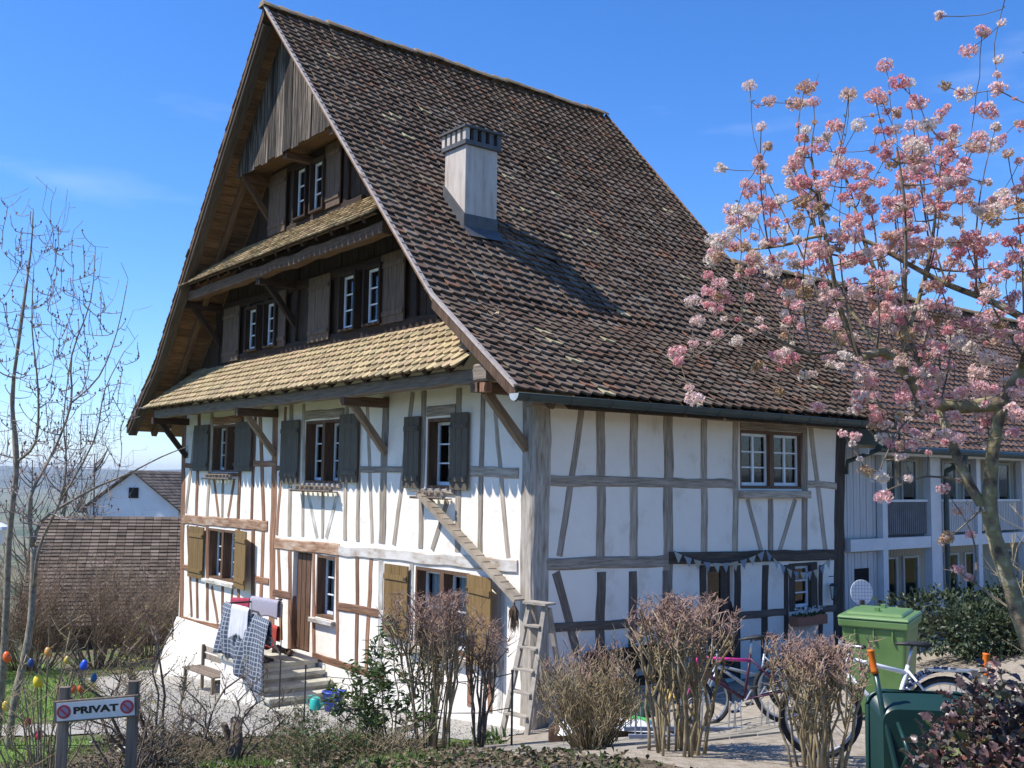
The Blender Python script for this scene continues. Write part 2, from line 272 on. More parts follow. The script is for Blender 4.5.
GH = dict(w1=(-12.8, -11.05, 3.79, 4.95), w2=(-7.68, -6.05, 3.58, 4.88), w3=(-2.97, -2.13, 3.54, 4.76), w4=(-12.8, -11.04, 1.18, 2.40),
          door=(-8.06, -7.2, .08, 2.13), w5=(-6.99, -6.2, .88, 2.13), w6=(-3.26, -1.62, .80, 2.17))
gable = wall_holes('gable_wall', FG, WL, 0, 0, 5.42, list(GH.values()), 'plaster', house)
mb = MB(); mb.add([(WL, 0, 5.42), (0, 0, 5.42), (-.95, 0, 6.42), (WL+.95, 0, 6.42)], [(0, 1, 2, 3)]); mb.build('wall_head', 'plaster', house)
LH = dict(W=(4.84, 6.68, 3.60, 4.68), door=(3.94, 4.64, .25, 2.24), W2=(6.22, 7.12, 1.30, 2.2))
longw = wall_holes('long_wall', FL, 0, LL, -.1, 4.98, list(LH.values()), 'plaster', house)
mb = MB(); mb.add([FG(WL, -2), FG(WL, 5.3), (WL, LL, 5.3), (WL, LL, -2)], [(0, 1, 2, 3)])
mb.add([(WL, LL, -2), (0, LL, -2), (0, LL, 4.9), (XR, LL, ZR-.2), (WL, LL, 4.9)], [(0, 1, 2, 3, 4)]); mb.build('rear_wall', 'plaster', house)
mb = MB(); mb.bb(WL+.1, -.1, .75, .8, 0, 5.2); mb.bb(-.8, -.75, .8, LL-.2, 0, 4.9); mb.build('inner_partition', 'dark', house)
# plinth: battered, following the slope of the yard
mb = MB(); NX = 24
for i in range(NX):
    xa, xb = lerp(WL-.02, 0, i/NX), lerp(WL-.02, 0, (i+1)/NX)
    fa, fb = .06+.5*max(0, (-xa-11)/3.6), .06+.5*max(0, (-xb-11)/3.6)
    mb.add([(xa, -.035, .02), (xb, -.035, .02), (xb, -.05-fb*.5, -.7), (xa, -.05-fa*.5, -.7), (xb, -.06-fb, -1.8), (xa, -.06-fa, -1.8)], [(3, 2, 1, 0), (5, 4, 2, 3)])
mb.add([(WL-.02, -.035, .02), (WL-.22, -.3, -.7), (WL-.5, -.55, -1.8), (WL-.5, 4, -1.8), (WL-.02, 4, .02)], [(4, 3, 2, 1, 0)])
mb.add([(.035, -.06, .02), (.04, LL, .3), (.06, LL, -.6), (.06, -.1, -.6)], [(3, 2, 1, 0)])
mb.build('plinth', 'plinth', house)

# timbers
def gmat(x, z, k):
    if k == 'R': return 'patchy_wood'
    if k == 'r' and 2.2 < z < 2.8: return 'orange_wood'
    if z < 2.2: return 'red_wood' if (x < -4.6 or -1.7 < x < -.9) else 'pale_wood'
    if x < -8.4: return 'red_wood' if U(0, 1) < .82 else 'grey_wood'
    return 'grey_wood' if z > 3.6 or U(0, 1) < .4 else ('pale_wood' if x > -8 else 'grey_wood')
nm = {'p': 'post', 'b': 'brace', 'r': 'rail', 'R': 'rail', 'D': 'rail'}
def split_at(a, b, holes):    # keep timbers out of window openings
    return not any(h[0]+.02 < a < h[1]-.02 and h[2]+.05 < b < h[3]-.05 for h in holes)
for (x0, z0, x1, z1, wd, k) in GT:
    pr = {'p': .010, 'b': .004, 'r': .022, 'R': .03}[k]+U(0, .005)
    m_ = gmat((x0+x1)/2, (z0+z1)/2, k)
    timber(nm[k], FG(x0, z0, pr-.05), FG(x1, z1, pr-.05), wd*.96, .1, (0, -1, 0), m_, gable)
for (y0, z0, y1, z1, wd, k) in LT:
    wd *= .86 if k in 'r' else 1; pr = {'p': .012, 'b': .005, 'r': .022, 'D': .05}[k]+U(0, .005)
    m_ = 'dark_brown_wood' if (k == 'D' or y0 > 7.7 or (z0 < 2.3 and z1 < 1.2 and y0 > 3)) else ('mid_wood' if z0 < 2.32 else 'grey_wood')
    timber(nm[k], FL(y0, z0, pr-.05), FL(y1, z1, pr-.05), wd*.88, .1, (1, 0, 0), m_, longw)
timber('corner_post', (-.11, .135, -.02), (-.13, .135, 4.98), .32, .33, (0, -1, 0), 'corner_wood', house, .012)
# lintels over upper windows
for (a, b, z) in ((-7.7, -6.0, 5.0), (-2.98, -2.1, 4.88), (-12.8, -11.0, 5.06)):
    timber('lintel', FG(a, z, -.03), FG(b, z, -.03), .19, .1, (0, -1, 0), 'grey_wood' if a > -9 else 'red_wood', gable)
timber('lintel', FL(4.84, 4.76, -.02), FL(6.68, 4.76, -.02), .15, .1, (1, 0, 0), 'grey_wood', longw)

# windows
def window(F, u, n, h, ncas, rows, parent=house, fm='frame_brown', cm='white_paint', rec=.12, fw_=.045, curtain=None, cw=None, cas_off=0., glaz=True):
    a, b, c, d = h; fr = MB(); t = .05
    def bx_(mb, p, q, r_, s_, dd, th):    # rectangle u p..q, z r..s centred at depth dd
        o = F((p+q)/2, (r_+s_)/2, dd); mb.box(o, (abs(q-p)*abs(V(u).x)+th*abs(V(n).x), abs(q-p)*abs(V(u).y)+th*abs(V(n).y), abs(s_-r_)))
    e = .004
    dl = -(rec+.05)/2; tl = rec+.05-.01
    bx_(fr, a+e, a+fw_, c+e, d-e, dl, tl); bx_(fr, b-fw_, b-e, c+e, d-e, dl, tl)
    bx_(fr, a+fw_, b-fw_, d-.06, d-e, dl, tl); bx_(fr, a+fw_, b-fw_, c+e, c+.05, dl, tl)
    cells = []; cwid = (b-a-2*fw_)/ncas
    for i in range(ncas):
        p = a+fw_+i*cwid; q = p+cwid
        if i: bx_(fr, p-.06, p+.06, c+.05, d-.06, dl+.003, tl)
        cells.append((p+(.06 if i else 0)+.003, q-(.06 if i < ncas-1 else 0)-.003))
    wo = fr.build('window', fm, parent)
    for (p, q) in cells:
        if cw: p = q-cw
        cs = MB(); z0, z1 = c+.055, d-.065; s_ = .05; dp = -rec-.02
        bx_(cs, p, p+s_, z0, z1, dp, .04); bx_(cs, q-s_, q, z0, z1, dp, .04); bx_(cs, p+s_, q-s_, z1-s_, z1, dp, .04); bx_(cs, p+s_, q-s_, z0, z0+s_*1.2, dp, .04)
        for r_ in range(1, rows):
            zz = lerp(z0+s_, z1-s_, r_/rows); bx_(cs, p+s_, q-s_, zz-.013, zz+.013, dp+.004, .03)
        if (q-p) > .86 or glaz == 2: bx_(cs, (p+q)/2-.028, (p+q)/2+.028, z0+s_, z1-s_, dp+.006, .04)
        cs.build('casement', cm, wo)
        g = MB(); g.add([F(p+s_, z0+s_, dp-.004), F(q-s_, z0+s_, dp-.004), F(q-s_, z1-s_, dp-.004), F(p+s_, z1-s_, dp-.004)], [(0, 1, 2, 3)]); g.build('pane', 'glass', wo)
        if curtain:
            k = MB(); nn = 14
            P = [F(lerp(p+.03, q-.03, j/nn), z0, dp-.10-.025*math.sin(j*1.9)) for j in range(nn+1) if curtain == 'full' or j < 6 or j > 10]
            pts = [(j, lerp(p+.03, q-.03, j/nn)) for j in range(nn+1)]
            for j in range(nn):
                if curtain == 'side' and 4 < j < 10: continue
                d1 = dp-.10-.025*math.sin(j*1.9); d2 = dp-.10-.025*math.sin((j+1)*1.9)
                k.add([F(pts[j][1], z0, d1), F(pts[j+1][1], z0, d2), F(pts[j+1][1], z1, d2), F(pts[j][1], z1, d1)], [(0, 1, 2, 3)])
            k.build('curtain', 'curtain', wo)
    return wo
ug, ng, ul, nl = (1, 0, 0), (0, -1, 0), (0, 1, 0), (1, 0, 0)
window(FG, ug, ng, GH['w1'], 2, 3, rec=.22)
window(FG, ug, ng, GH['w2'], 2, 3, rec=.22)
window(FG, ug, ng, GH['w3'], 1, 3, rec=.19)
window(FG, ug, ng, GH['w4'], 2, 3, rec=.22, curtain='side')
window(FG, ug, ng, GH['w5'], 1, 3, rec=.19, curtain='side')
window(FG, ug, ng, GH['w6'], 2, 2, rec=.19, curtain='side', cm='white_paint')
window(FL, ul, nl, LH['W'], 2, 3, rec=.08, glaz=2)
window(FL, ul, nl, LH['W2'], 1, 3, rec=.08, fm='dark_brown_wood', fw_=.2)
# house door on the gable
mb = MB(); mb.bb(-8.05, -7.21, .12, .17, .09, 2.12); dr = mb.build('door', 'frame_brown', house)
mb = MB()
for i in range(4): mb.bb(-8.03+i*.205, -7.85+i*.205, .095, .125, .12, 2.08)
mb.build('door_board', 'frame_brown', dr); mb = MB(); mb.tube([(-7.3, .09, 1.05), (-7.3, .03, 1.05), (-7.42, .03, 1.05)], .012, 6); mb.build('handle', 'iron', dr)
# side door on the long wall, with glass and half-drawn curtain
mb = MB(); mb.bb(-.13, -.08, 3.95, 4.63, .26, 1.15); mb.bb(-.13, -.08, 3.95, 4.03, 1.15, 2.23); mb.bb(-.13, -.08, 4.40, 4.63, 1.15, 2.23); mb.bb(-.13, -.08, 4.03, 4.40, 2.13, 2.23)
d2 = mb.build('door', 'dark_brown_wood', house); mb = MB(); mb.bb(-.112, -.106, 4.03, 4.40, 1.15, 2.13); mb.build('pane', 'glass', d2)
mb = MB(); nn = 10
for j in range(nn):
    ya, yb = 4.08+.26*j/nn, 4.08+.26*(j+1)/nn; f = lambda yy, t: yy*(1-.5*t)+4.21*.5*t
    da, db = -.2-.02*math.sin(j*2.1), -.2-.02*math.sin((j+1)*2.1)
    mb.add([(da, ya, 1.16), (db, yb, 1.16), (db, f(yb, 1), 2.12), (da, f(ya, 1), 2.12)], [(0, 1, 2, 3)])
mb.build('curtain', 'curtain', d2)
# sills
def sill(F, nrm, a, b, z, mat, par, dp=.12, ht=.09):
    return bevel(timber('sill', F(a, z, dp/2-.04), F(b, z, dp/2-.04), ht, dp+.06, nrm, mat, par, .003), .004, 1)
sill(FG, ng, -12.9, -10.98, 1.12, 'pale_wood', gable); sill(FG, ng, -7.1, -6.12, .82, 'pale_wood', gable); sill(FG, ng, -3.36, -1.55, .74, 'grey_wood', gable)
sill(FL, nl, 4.78, 6.78, 3.5, 'grey_wood', longw, .14, .14); sill(FG, ng, -12.9, -11.0, 3.73, 'red_wood', gable, .05); sill(FG, ng, -7.78, -6.0, 3.53, 'grey_wood', gable, .05); sill(FG, ng, -3.1, -2.08, 3.49, 'grey_wood', gable, .05)
# slatted flower racks under the upper windows
for (a, b, z) in ((-12.85, -11.15, 3.66), (-7.86, -6.1, 3.45), (-3.14, -2.12, 3.41)):
    mb = MB()
    mb.bb(a, b, -.24, -.21, z+.06, z+.085); mb.bb(a, b, -.24, -.215, z-.03, z-.005)
    mb.bb(a, a+.03, -.24, -.04, z-.05, z-.03); mb.bb(b-.03, b, -.24, -.04, z-.05, z-.03); mb.bb(a+.03, b-.03, -.21, -.06, z-.052, z-.035); mb.bb((a+b)/2, (a+b)/2+.03, -.235, -.21, z-.05, z+.06)
    mb.build('flower_rack', 'eave_wood', house)
    n = int((b-a)/.2)
    for i in range(n):
        mb = MB(); xx = lerp(a+.12, b-.12, i/max(1, n-1)); mb.lathe((xx, -.13, z-.03), [(.03, 0), (.05, .08), (.052, .1)], 8); mb.build('flower_pot', 'clay_pale', house)

# shutters: folded back against the wall
def shutter(F, n, a, b, c, d, mat, parent=house, off=.05, swing=0., hinge='l'):
    mb = MB(); nb = 3; wv = b-a
    loc = []
    for i in range(nb):
        p, q = a+wv*i/nb+.004, a+wv*(i+1)/nb-.004; loc.append((p, q))
    def q_(uu, hh, dd):
        if swing: 
            base = a if hinge == 'l' else b; s_ = uu-base; return F(base+s_*math.cos(swing), hh, off+dd+abs(s_)*math.sin(swing))
        return F(uu, hh, off+dd)
    def bx_(m, p, q, c_, d_, d0, d1):
        m.add([q_(p, c_, d0), q_(q, c_, d0), q_(q, d_, d0), q_(p, d_, d0), q_(p, c_, d1), q_(q, c_, d1), q_(q, d_, d1), q_(p, d_, d1)], [(3, 2, 1, 0), (4, 5, 6, 7), (0, 1, 5, 4), (1, 2, 6, 5), (2, 3, 7, 6), (3, 0, 4, 7)])
    for (p, q) in loc: bx_(mb, p, q, c, d, 0, .028)
    so_ = mb.build('shutter', mat, parent)
    for z in (c+(d-c)*.14, c+(d-c)*.83):
        m2 = MB(); bx_(m2, a+.02, b-.02, z-.045, z+.045, .029, .05); m2.build('batten', mat, so_)
    m2 = MB(); e = b if hinge == 'l' else a
    for z in (c+(d-c)*.14, c+(d-c)*.83): bx_(m2, (a if hinge == 'l' else b-.09)-.0, (a+.09 if hinge == 'l' else b), z-.02, z+.02, .051, .058)
    m2.build('hinge', 'iron', so_)
    return so_
for (a, b, c, d, hg) in ((-13.88, -12.90, 3.81, 4.98, 'r'), (-11.22, -10.28, 3.81, 4.97, 'l'), (-8.72, -7.86, 3.56, 4.92, 'r'), (-6.06, -5.32, 3.61, 4.95, 'l'), (-3.64, -3.13, 3.53, 4.81, 'r'), (-2.16, -1.65, 3.53, 4.82, 'l')):
    shutter(FG, ng, a, b, c, d, 'shutter_grey', hinge=hg)
shutter(FG, ng, -13.93, -12.95, 1.12, 2.40, 'shutter_ochre', hinge='r'); shutter(FG, ng, -11.0, -10.0, 1.12, 2.44, 'shutter_ochre', swing=.16, hinge='l')
shutter(FG, ng, -4.2, -3.4, .86, 2.15, 'shutter_ochre', hinge='r'); shutter(FG, ng, -1.6, -.72, .77, 2.17, 'shutter_ochre', hinge='l', swing=.18)

# ---- upper gable: dark board walls of the two attic storeys
mb = MB(); xx = -14.0
while xx < -1.1:
    x2 = min(xx+U(.2, .28), -1.05); za, zb = roof_zz(xx+.01)-.18, roof_zz(x2-.01)-.18; d_ = U(0, .012)
    zt = 11.2
    if min(za, zb) > 6.3:
        A, B = min(za, zt), min(zb, zt)
        mb.add([(xx+.006, -d_, 6.25), (x2-.006, -d_, 6.25), (x2-.006, -d_, B), (xx+.006, -d_, A), (xx+.006, .06, 6.25), (x2-.006, .06, 6.25), (x2-.006, .06, B), (xx+.006, .06, A)], [(0, 1, 2, 3), (1, 5, 6, 2), (4, 0, 3, 7), (5, 4, 7, 6), (3, 2, 6, 7)])
    xx = x2
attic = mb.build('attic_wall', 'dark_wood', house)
mb = MB(); mb.add([(-14.0, .08, 6.2), (-1.1, .08, 6.2), (XR, .08, ZR-.4)], [(0, 1, 2)]); mb.build('attic_lining', 'dark', house)
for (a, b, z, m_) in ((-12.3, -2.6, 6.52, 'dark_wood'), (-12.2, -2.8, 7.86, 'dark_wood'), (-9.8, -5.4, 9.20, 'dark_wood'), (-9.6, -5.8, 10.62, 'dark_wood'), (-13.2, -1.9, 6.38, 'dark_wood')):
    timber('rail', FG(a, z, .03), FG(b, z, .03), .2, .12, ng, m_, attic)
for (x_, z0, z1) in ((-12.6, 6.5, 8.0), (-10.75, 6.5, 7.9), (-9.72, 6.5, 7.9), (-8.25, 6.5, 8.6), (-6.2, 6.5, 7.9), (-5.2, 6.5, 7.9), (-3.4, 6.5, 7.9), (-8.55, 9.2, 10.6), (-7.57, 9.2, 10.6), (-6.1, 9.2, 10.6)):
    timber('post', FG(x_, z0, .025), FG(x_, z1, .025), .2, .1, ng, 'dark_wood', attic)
AW = [(-10.62, -9.95, 6.6, 7.66), (-9.62, -8.95, 6.6, 7.68), (-6.06, -5.38, 6.6, 7.78), (-5.08, -4.42, 6.6, 7.78), (-8.3, -7.66, 9.3, 10.5), (-7.5, -6.86, 9.3, 10.46)]
for h in AW:
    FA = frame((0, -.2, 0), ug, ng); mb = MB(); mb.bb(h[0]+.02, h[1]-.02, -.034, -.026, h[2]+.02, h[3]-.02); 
    wo = window(FA, ug, ng, h, 1, 3, fw_=.06, rec=.12, fm='dark_wood'); mb.build('dark_backing', 'dark', wo)  # near-black panel behind the pane, its colour stands in for an unlit room
for (a, b, c, d, hg) in ((-12.08, -11.12, 6.47, 7.8, 'r'), (-9.2, -8.58, 6.57, 7.83, 'l'), (-7.48, -6.55, 6.52, 7.9, 'r'), (-4.5, -3.66, 6.58, 7.92, 'l'), (-9.66, -8.78, 9.2, 10.62, 'r'), (-6.92, -6.24, 9.29, 10.66, 'l')):
    shutter(FG, ng, a, b, c, d, 'shutter_brown', off=.1, hinge=hg)

# ---- pent roofs across the gable
def tile_me(name, wd, ln, prof, th, mat, seg_end=0., drop=.05):
    """one roof tile: local x across, y up the slope, z normal; lower end at y=0"""
    mb = MB(); n = len(prof)
    bot = [(p[0]*wd, -seg_end*wd*4*p[0]*(1-p[0])*.5, p[1]) for p in prof]; top = [(p[0]*wd, ln, p[1]-drop) for p in prof]; und = [(p[0]*wd, -seg_end*wd*4*p[0]*(1-p[0])*.5+.004, p[1]-th) for p in prof]
    fs = []
    for i in range(n-1): fs += [(i, i+1, n+i+1, n+i), (2*n+i, 2*n+i+1, i+1, i)]
    mb.add(bot+top+und, fs+[(0, n, 2*n), (n-1, 3*n-1, 2*n-1)]); return mb
PT = tile_me('pent_tile', .215, .34, [(0.02, .040), (.2, .044), (.5, .046), (.8, .044), (.98, .040)], .03, None, .8, .062)
RT_ = tile_me('roof_tile', .245, .27, [(0., .062), (.16, .060), (.45, .044), (.75, .032), (1., .030)], .036, None, .0, .062)
me_pt = PT.mesh('pent_tile', 'pent_tile'); me_rt = RT_.mesh('roof_tile', 'tile')
def lay(parent, rows, shape, me, name, mat, keep, nearest):
    """rows: list of (origin, across, upslope, normal) tiles; the nearest ones become objects, the rest one joined part"""
    rows = [r_ for r_ in rows if r_ is not None]
    if nearest: rows.sort(key=lambda q: (q[0]-CAM).length)
    big = MB()
    for i, (o, ax, us, nn) in enumerate(rows):
        m3 = Matrix((ax, us, nn)).transposed()
        if i < keep:
            t = link(name, me, parent); m4 = m3.to_4x4(); m4.translation = o; t.matrix_local = m4
        else:
            big.add([o+m3 @ V(p) for p in shape.v], shape.f, U(.001, 1))
    if big.v:
        b_ = big.build(name+'s', mat, parent, kind='stuff')
def jig(ax, us, nn, a=.02):
    q = Matrix.Rotation(U(-a, a), 3, nn) @ Matrix.Rotation(U(-a, a)*.8, 3, ax) @ Matrix.Rotation(U(-a, a), 3, us); return q @ ax, q @ us, q @ nn
def pent(x0, x1, z0, zw, y0, xt0, xt1, keep, label):
    A = V((x0, y0, z0)); us = V((0, -y0-.02, zw-z0)); L_ = us.length; us.normalize(); ax = V((1, 0, 0)); nn = ax.cross(us)
    # board deck
    mb = MB(); mb.add([V((x0, y0+.03, z0)), V((x1, y0+.03, z0)), V((xt1, -.02, zw)), V((xt0, -.02, zw))], [(0, 1, 2, 3)]); P = [v for v in mb.v]
    mb.add([V(p)-nn*.03 for p in P], [(3, 2, 1, 0)]); mb.add([P[0], P[1], V(P[1])-nn*.03, V(P[0])-nn*.03], [(3, 2, 1, 0)])
    pr_ = mb.build('pent_roof', 'brown_wood', house, label=label)
    rows = []; st = .195; nr = int((L_-.05)/st)+1
    for i in range(nr):
        s_ = i*st; t = s_/L_; xa, xb = lerp(x0, xt0, t), lerp(x1, xt1, t); n = int((xb-xa)/.22); stp = (xb-xa)/n; off = (i % 2)*.5
        for j in range(n+1):
            xx = xa+(j-off)*stp
            if xx < xa-.05: xx = xa
            if xx > xb-.12: continue
            a_, u_, n_ = jig(ax, us, nn, .03); rows.append((A+us*s_+V((xx-x0, 0, 0))+nn*(.012+U(0, .008)), a_, u_, n_))
    lay(pr_, rows, PT, me_pt, 'tile', 'pent_tile', keep, True)
    return pr_
p1 = pent(-14.55, -.36, 5.42, 6.42, -1.14, -13.85, -1.05, 240, 'lower pent roof of lichen-yellow tiles across the gable')
p2 = pent(-12.3, -3.0, 8.28, 9.18, -1.16, -11.6, -3.6, 130, 'upper pent roof of lichen-yellow tiles across the gable')
# eave beams, rafter feet, cantilever brackets
timber('eave_beam', (-14.35, -.86, 5.27), (-.12, -.86, 5.27), .22, .2, ng, 'eave_wood', p1)
timber('eave_beam', (-12.2, -.9, 8.05), (-3.0, -.9, 8.05), .24, .2, ng, 'brown_wood', p2)
timber('beam_head', (-.16, -.93, 5.29), (.16, -.93, 5.29), .26, .24, ng, 'eave_wood', p1); timber('beam_head', (.02, -.95, 5.14), (.02, -.95, 5.0), .14, .14, ng, 'red_wood', p1)
for i in range(22):
    x_ = lerp(-14.2, -.8, i/21); timber('rafter', (x_, -1.08, 5.375), (x_, -.05, 6.27), .1, .1, (0, -.7, .7), 'dark_wood', p1)
for i in range(15):
    x_ = lerp(-11.9, -3.5, i/14); timber('rafter', (x_, -1.10, 8.235), (x_, -.05, 9.04), .1, .1, (0, -.7, .7), 'dark_wood', p2)
for (x_, par, z, m_) in ((-9.12, p1, 5.1, 'brown_wood'), (-4.37, p1, 5.1, 'brown_wood'), (-.28, p1, 5.1, 'brown_wood'), (-14.5, p1, 5.1, 'dark_wood'), (-12.5, p2, 7.88, 'dark_wood'), (-8.25, p2, 7.88, 'dark_wood')):
    timber('bracket_beam', (x_, .05, z), (x_, -.95, z), .17, .17, (0, 0, 1), m_, par)
    dx = .12 if x_ > -1 else 0
    timber('bracket_strut', (x_, -.72, z-.06), (x_+dx, -.01, z-.92), .13, .12, (0, -.6, -.6), 'strut_wood' if x_ > -10 and z < 6 else m_, par)

# ---- top gable: projecting weathered boards
mb = MB(); mb.bb(-9.7, -5.4, -.78, -.66, 10.6, 10.72); tg = mb.build('gable_boarding', 'brown_wood', house, label='weathered board cladding under the roof peak')
xx = -9.95
while xx < -5.05:
    w_ = U(.24, .42); x2 = min(xx+w_, -5.05); c_ = (xx+x2)/2
    tilt = .2*(c_+7.5)/2.5
    za, zb = roof_zz(xx)-.2, roof_zz(x2)-.2
    if min(za, zb) > 10.6:
        y_ = -.8-U(0, .02); bz = 10.55-U(0, .05)
        b_ = MB(); b_.add([(xx+.006, y_, bz), (x2-.006, y_, bz), (x2-.006, y_, zb), (xx+.006, y_, za), (xx+.006, y_+.025, bz), (x2-.006, y_+.025, bz), (x2-.006, y_+.025, zb), (xx+.006, y_+.025, za)], [(0, 1, 2, 3), (5, 4, 7, 6), (1, 5, 6, 2), (4, 0, 3, 7), (4, 5, 1, 0)])
        b_.build('board', 'silver_wood', tg)
    xx = x2
mb = MB()
for i in range(9):
    a, b = lerp(-.77, 0, i/9), lerp(-.77, 0, (i+1)/9); mb.bb(-9.9, -5.2, a+.004, b-.004, 10.72, 10.75)
mb.build('soffit', 'soffit_wood', tg)
for x_ in (-9.75, -7.55, -5.5): timber('bracket_beam', (x_, .05, 10.5), (x_, -.74, 10.5), .16, .16, (0, 0, 1), 'brown_wood', tg)
timber('bracket_strut', (-9.75, -.65, 10.42), (-9.75, -.02, 9.6), .12, .11, (0, -.6, -.6), 'brown_wood', tg)

# ---- main roof
XE = .95; XEL = 2*XR-XE; YF = LL+.72
prof = [(XE, roof_z(XE)), (-1.16, 6.58), (XR, ZR)]
def slope_pt(s_, side=1):
    d1 = math.hypot(XE+1.16, 6.58-prof[0][1]); 
    if s_ <= d1: t = s_/d1; x_, z_ = lerp(XE, -1.16, t), lerp(prof[0][1], 6.58, t); tx, tz = (-1.16-XE)/d1, (6.58-prof[0][1])/d1
    else:
        d2_ = math.hypot(XR+1.16, ZR-6.58); t = (s_-d1)/d2_; x_, z_ = lerp(-1.16, XR, t), lerp(6.58, ZR, t); tx, tz = (XR+1.16)/d2_, (ZR-6.58)/d2_
    if abs(s_-d1) < .5:      # ease the kick
        k = (s_-d1+.5); t1 = V(((-1.16-XE)/d1, 0, (6.58-prof[0][1])/d1)); t2 = V(((XR+1.16), 0, ZR-6.58)).normalized(); tt = t1.lerp(t2, k).normalized(); tx, tz = tt.x, tt.z
    if side < 0: x_ = 2*XR-x_; tx = -tx
    return V((x_, 0, z_)), V((tx, 0, tz))
SL = math.hypot(XE+1.16, 6.58-prof[0][1])+math.hypot(XR+1.16, ZR-6.58)
def sagz(y, s_): return -.10*math.sin(math.pi*min(1, max(0, (y+1.2)/9.8)))*math.sin(math.pi*min(1, s_/SL))-.09*max(0, y)/8.5*(s_/SL)+(.05*noise.noise((y*.6, s_*.5, 3.1))+.02*noise.noise((y*1.7, s_*1.5, 7)))*min(1, max(.25, (y+1.3)/1.5))
mb = MB()   # deck with underside
for side in (1, -1):
    pts = [slope_pt(s_, side)[0] for s_ in (.12, 2.63, SL)]
    for i in range(2):
        a, b = pts[i], pts[i+1]; ya, yb = verge_y(a.z), verge_y(b.z); dn = V((0, 0, -.05))
        f4 = (0, 3, 2, 1) if side > 0 else (0, 1, 2, 3)
        q = [V((a.x, -.05, a.z-.32)), V((b.x, -.05, b.z-.32)), V((b.x, YF-.3, b.z-.32)), V((a.x, YF-.3, a.z-.32))]; mb.add(q, [f4])
        q = [V((a.x, 7.3, a.z-.19)), V((b.x, 7.3, b.z-.19)), V((b.x, YF-.02, b.z-.19)), V((a.x, YF-.02, a.z-.19))]; mb.add(q, [f4]); mb.add([q[3], q[2], q[2]+V((0, 0, .17)), q[3]+V((0, 0, .17))], [(0, 1, 2, 3)])
        q = [V((a.x, ya+.03, a.z)), V((b.x, yb+.03, b.z)), V((b.x, .02, b.z)), V((a.x, .02, a.z))]; q = [p+V((0, 0, -.075)) for p in q]
        mb.add(q, [f4]); mb.add([p+dn for p in q], [f4[::-1]]); mb.add([q[0], q[1], q[1]+dn, q[0]+dn], [(0, 1, 2, 3)]); mb.add([q[3], q[2], q[2]+dn, q[3]+dn], [(3, 2, 1, 0)])
        if i == 0: mb.add([q[0], q[3], q[3]+dn, q[0]+dn], [(0, 1, 2, 3)])
mb.bb(XR-.03, XR+.03, -.9, YF-.15, ZR-.7, ZR-.12)   # unseen board added below the ridge to block sky light between tiles
roof = mb.build('roof', 'soffit_wood', house, label='steep brown tiled saddle roof with flared eaves')
# underside boards of the gable overhang, one by one
SOFM = M('soffit_planks', [(.075, .038, .017), (.15, .083, .04), (.205, .12, .064)], ns=4, sc3=(4, .6, 4), rough=.8, bump=.3, orand=.3)
for side in (1, -1):
    n = int(SL/.24)
    for i in range(n):
        a, ta = slope_pt(SL*i/n+.006, side); b, tb = slope_pt(SL*(i+1)/n-.006, side)
        if a.z > 13.9: continue
        ya = verge_y(a.z)+.05; nn = V((-ta.z, 0, ta.x))*(1 if side > 0 else -1)
        nn = nn if nn.z < 0 else -nn
        o_ = V((0, 0, -.128)); k = nn*.018
        bb_ = MB(); c_ = (a+b)/2; L2 = -ya
        P = [a+V((0, ya, 0))+o_, b+V((0, ya, 0))+o_, b+V((0, .02, 0))+o_, a+V((0, .02, 0))+o_]
        f4 = [(0, 1, 2, 3)]; Q = [p+k for p in P]
        bb_.add(P+Q, [(0, 1, 2, 3), (7, 6, 5, 4), (0, 4, 5, 1), (1, 5, 6, 2), (2, 6, 7, 3), (3, 7, 4, 0)]); bb_.build('soffit_board', SOFM, roof)
    # verge rafters below the boards and the barge board at the edge
    for (yo, m_, wd_) in (((.14, 'dark_brown_wood', .22), (.72, 'brown_wood', .13)) if side < 0 else ((.72, 'brown_wood', .13),)):
        for (sa, sb) in ((.05, 2.65), (2.65, SL-.15)):
            a, ta = slope_pt(sa, side); b, tb = slope_pt(sb, side); a = a+V((0, verge_y(a.z)+yo, -.225)); b = b+V((0, verge_y(b.z)+yo, -.225))
            timber('verge_rafter', a, b, .16, wd_, (0, -1, 0), m_, roof)
    for (sa, sb) in ((-.02, 2.63), (2.63, SL)):
        a, ta = slope_pt(max(0, sa), side); b, tb = slope_pt(sb, side)
        hb = -.05 if (side > 0 and sa > 1) else -.2
        bm_ = MB(); A = [a+V((0, verge_y(a.z), .03)), b+V((0, verge_y(b.z), .03)), b+V((0, verge_y(b.z), hb)), a+V((0, verge_y(a.z), hb))]; bm_.prism(A, (0, .03, 0)); bm_.build('barge_board', 'brown_wood', roof)
        if side > 0:
            bm_ = MB(); A = [a+V((-.0, verge_y(a.z)-.03, .05)), b+V((0, verge_y(b.z)-.03, .05)), b+V((0, verge_y(b.z)-.03, -.005)), a+V((0, verge_y(a.z)-.03, -.005))]; bm_.prism(A, (0, .07, 0)); bm_.build('verge_strip', 'zinc', roof)
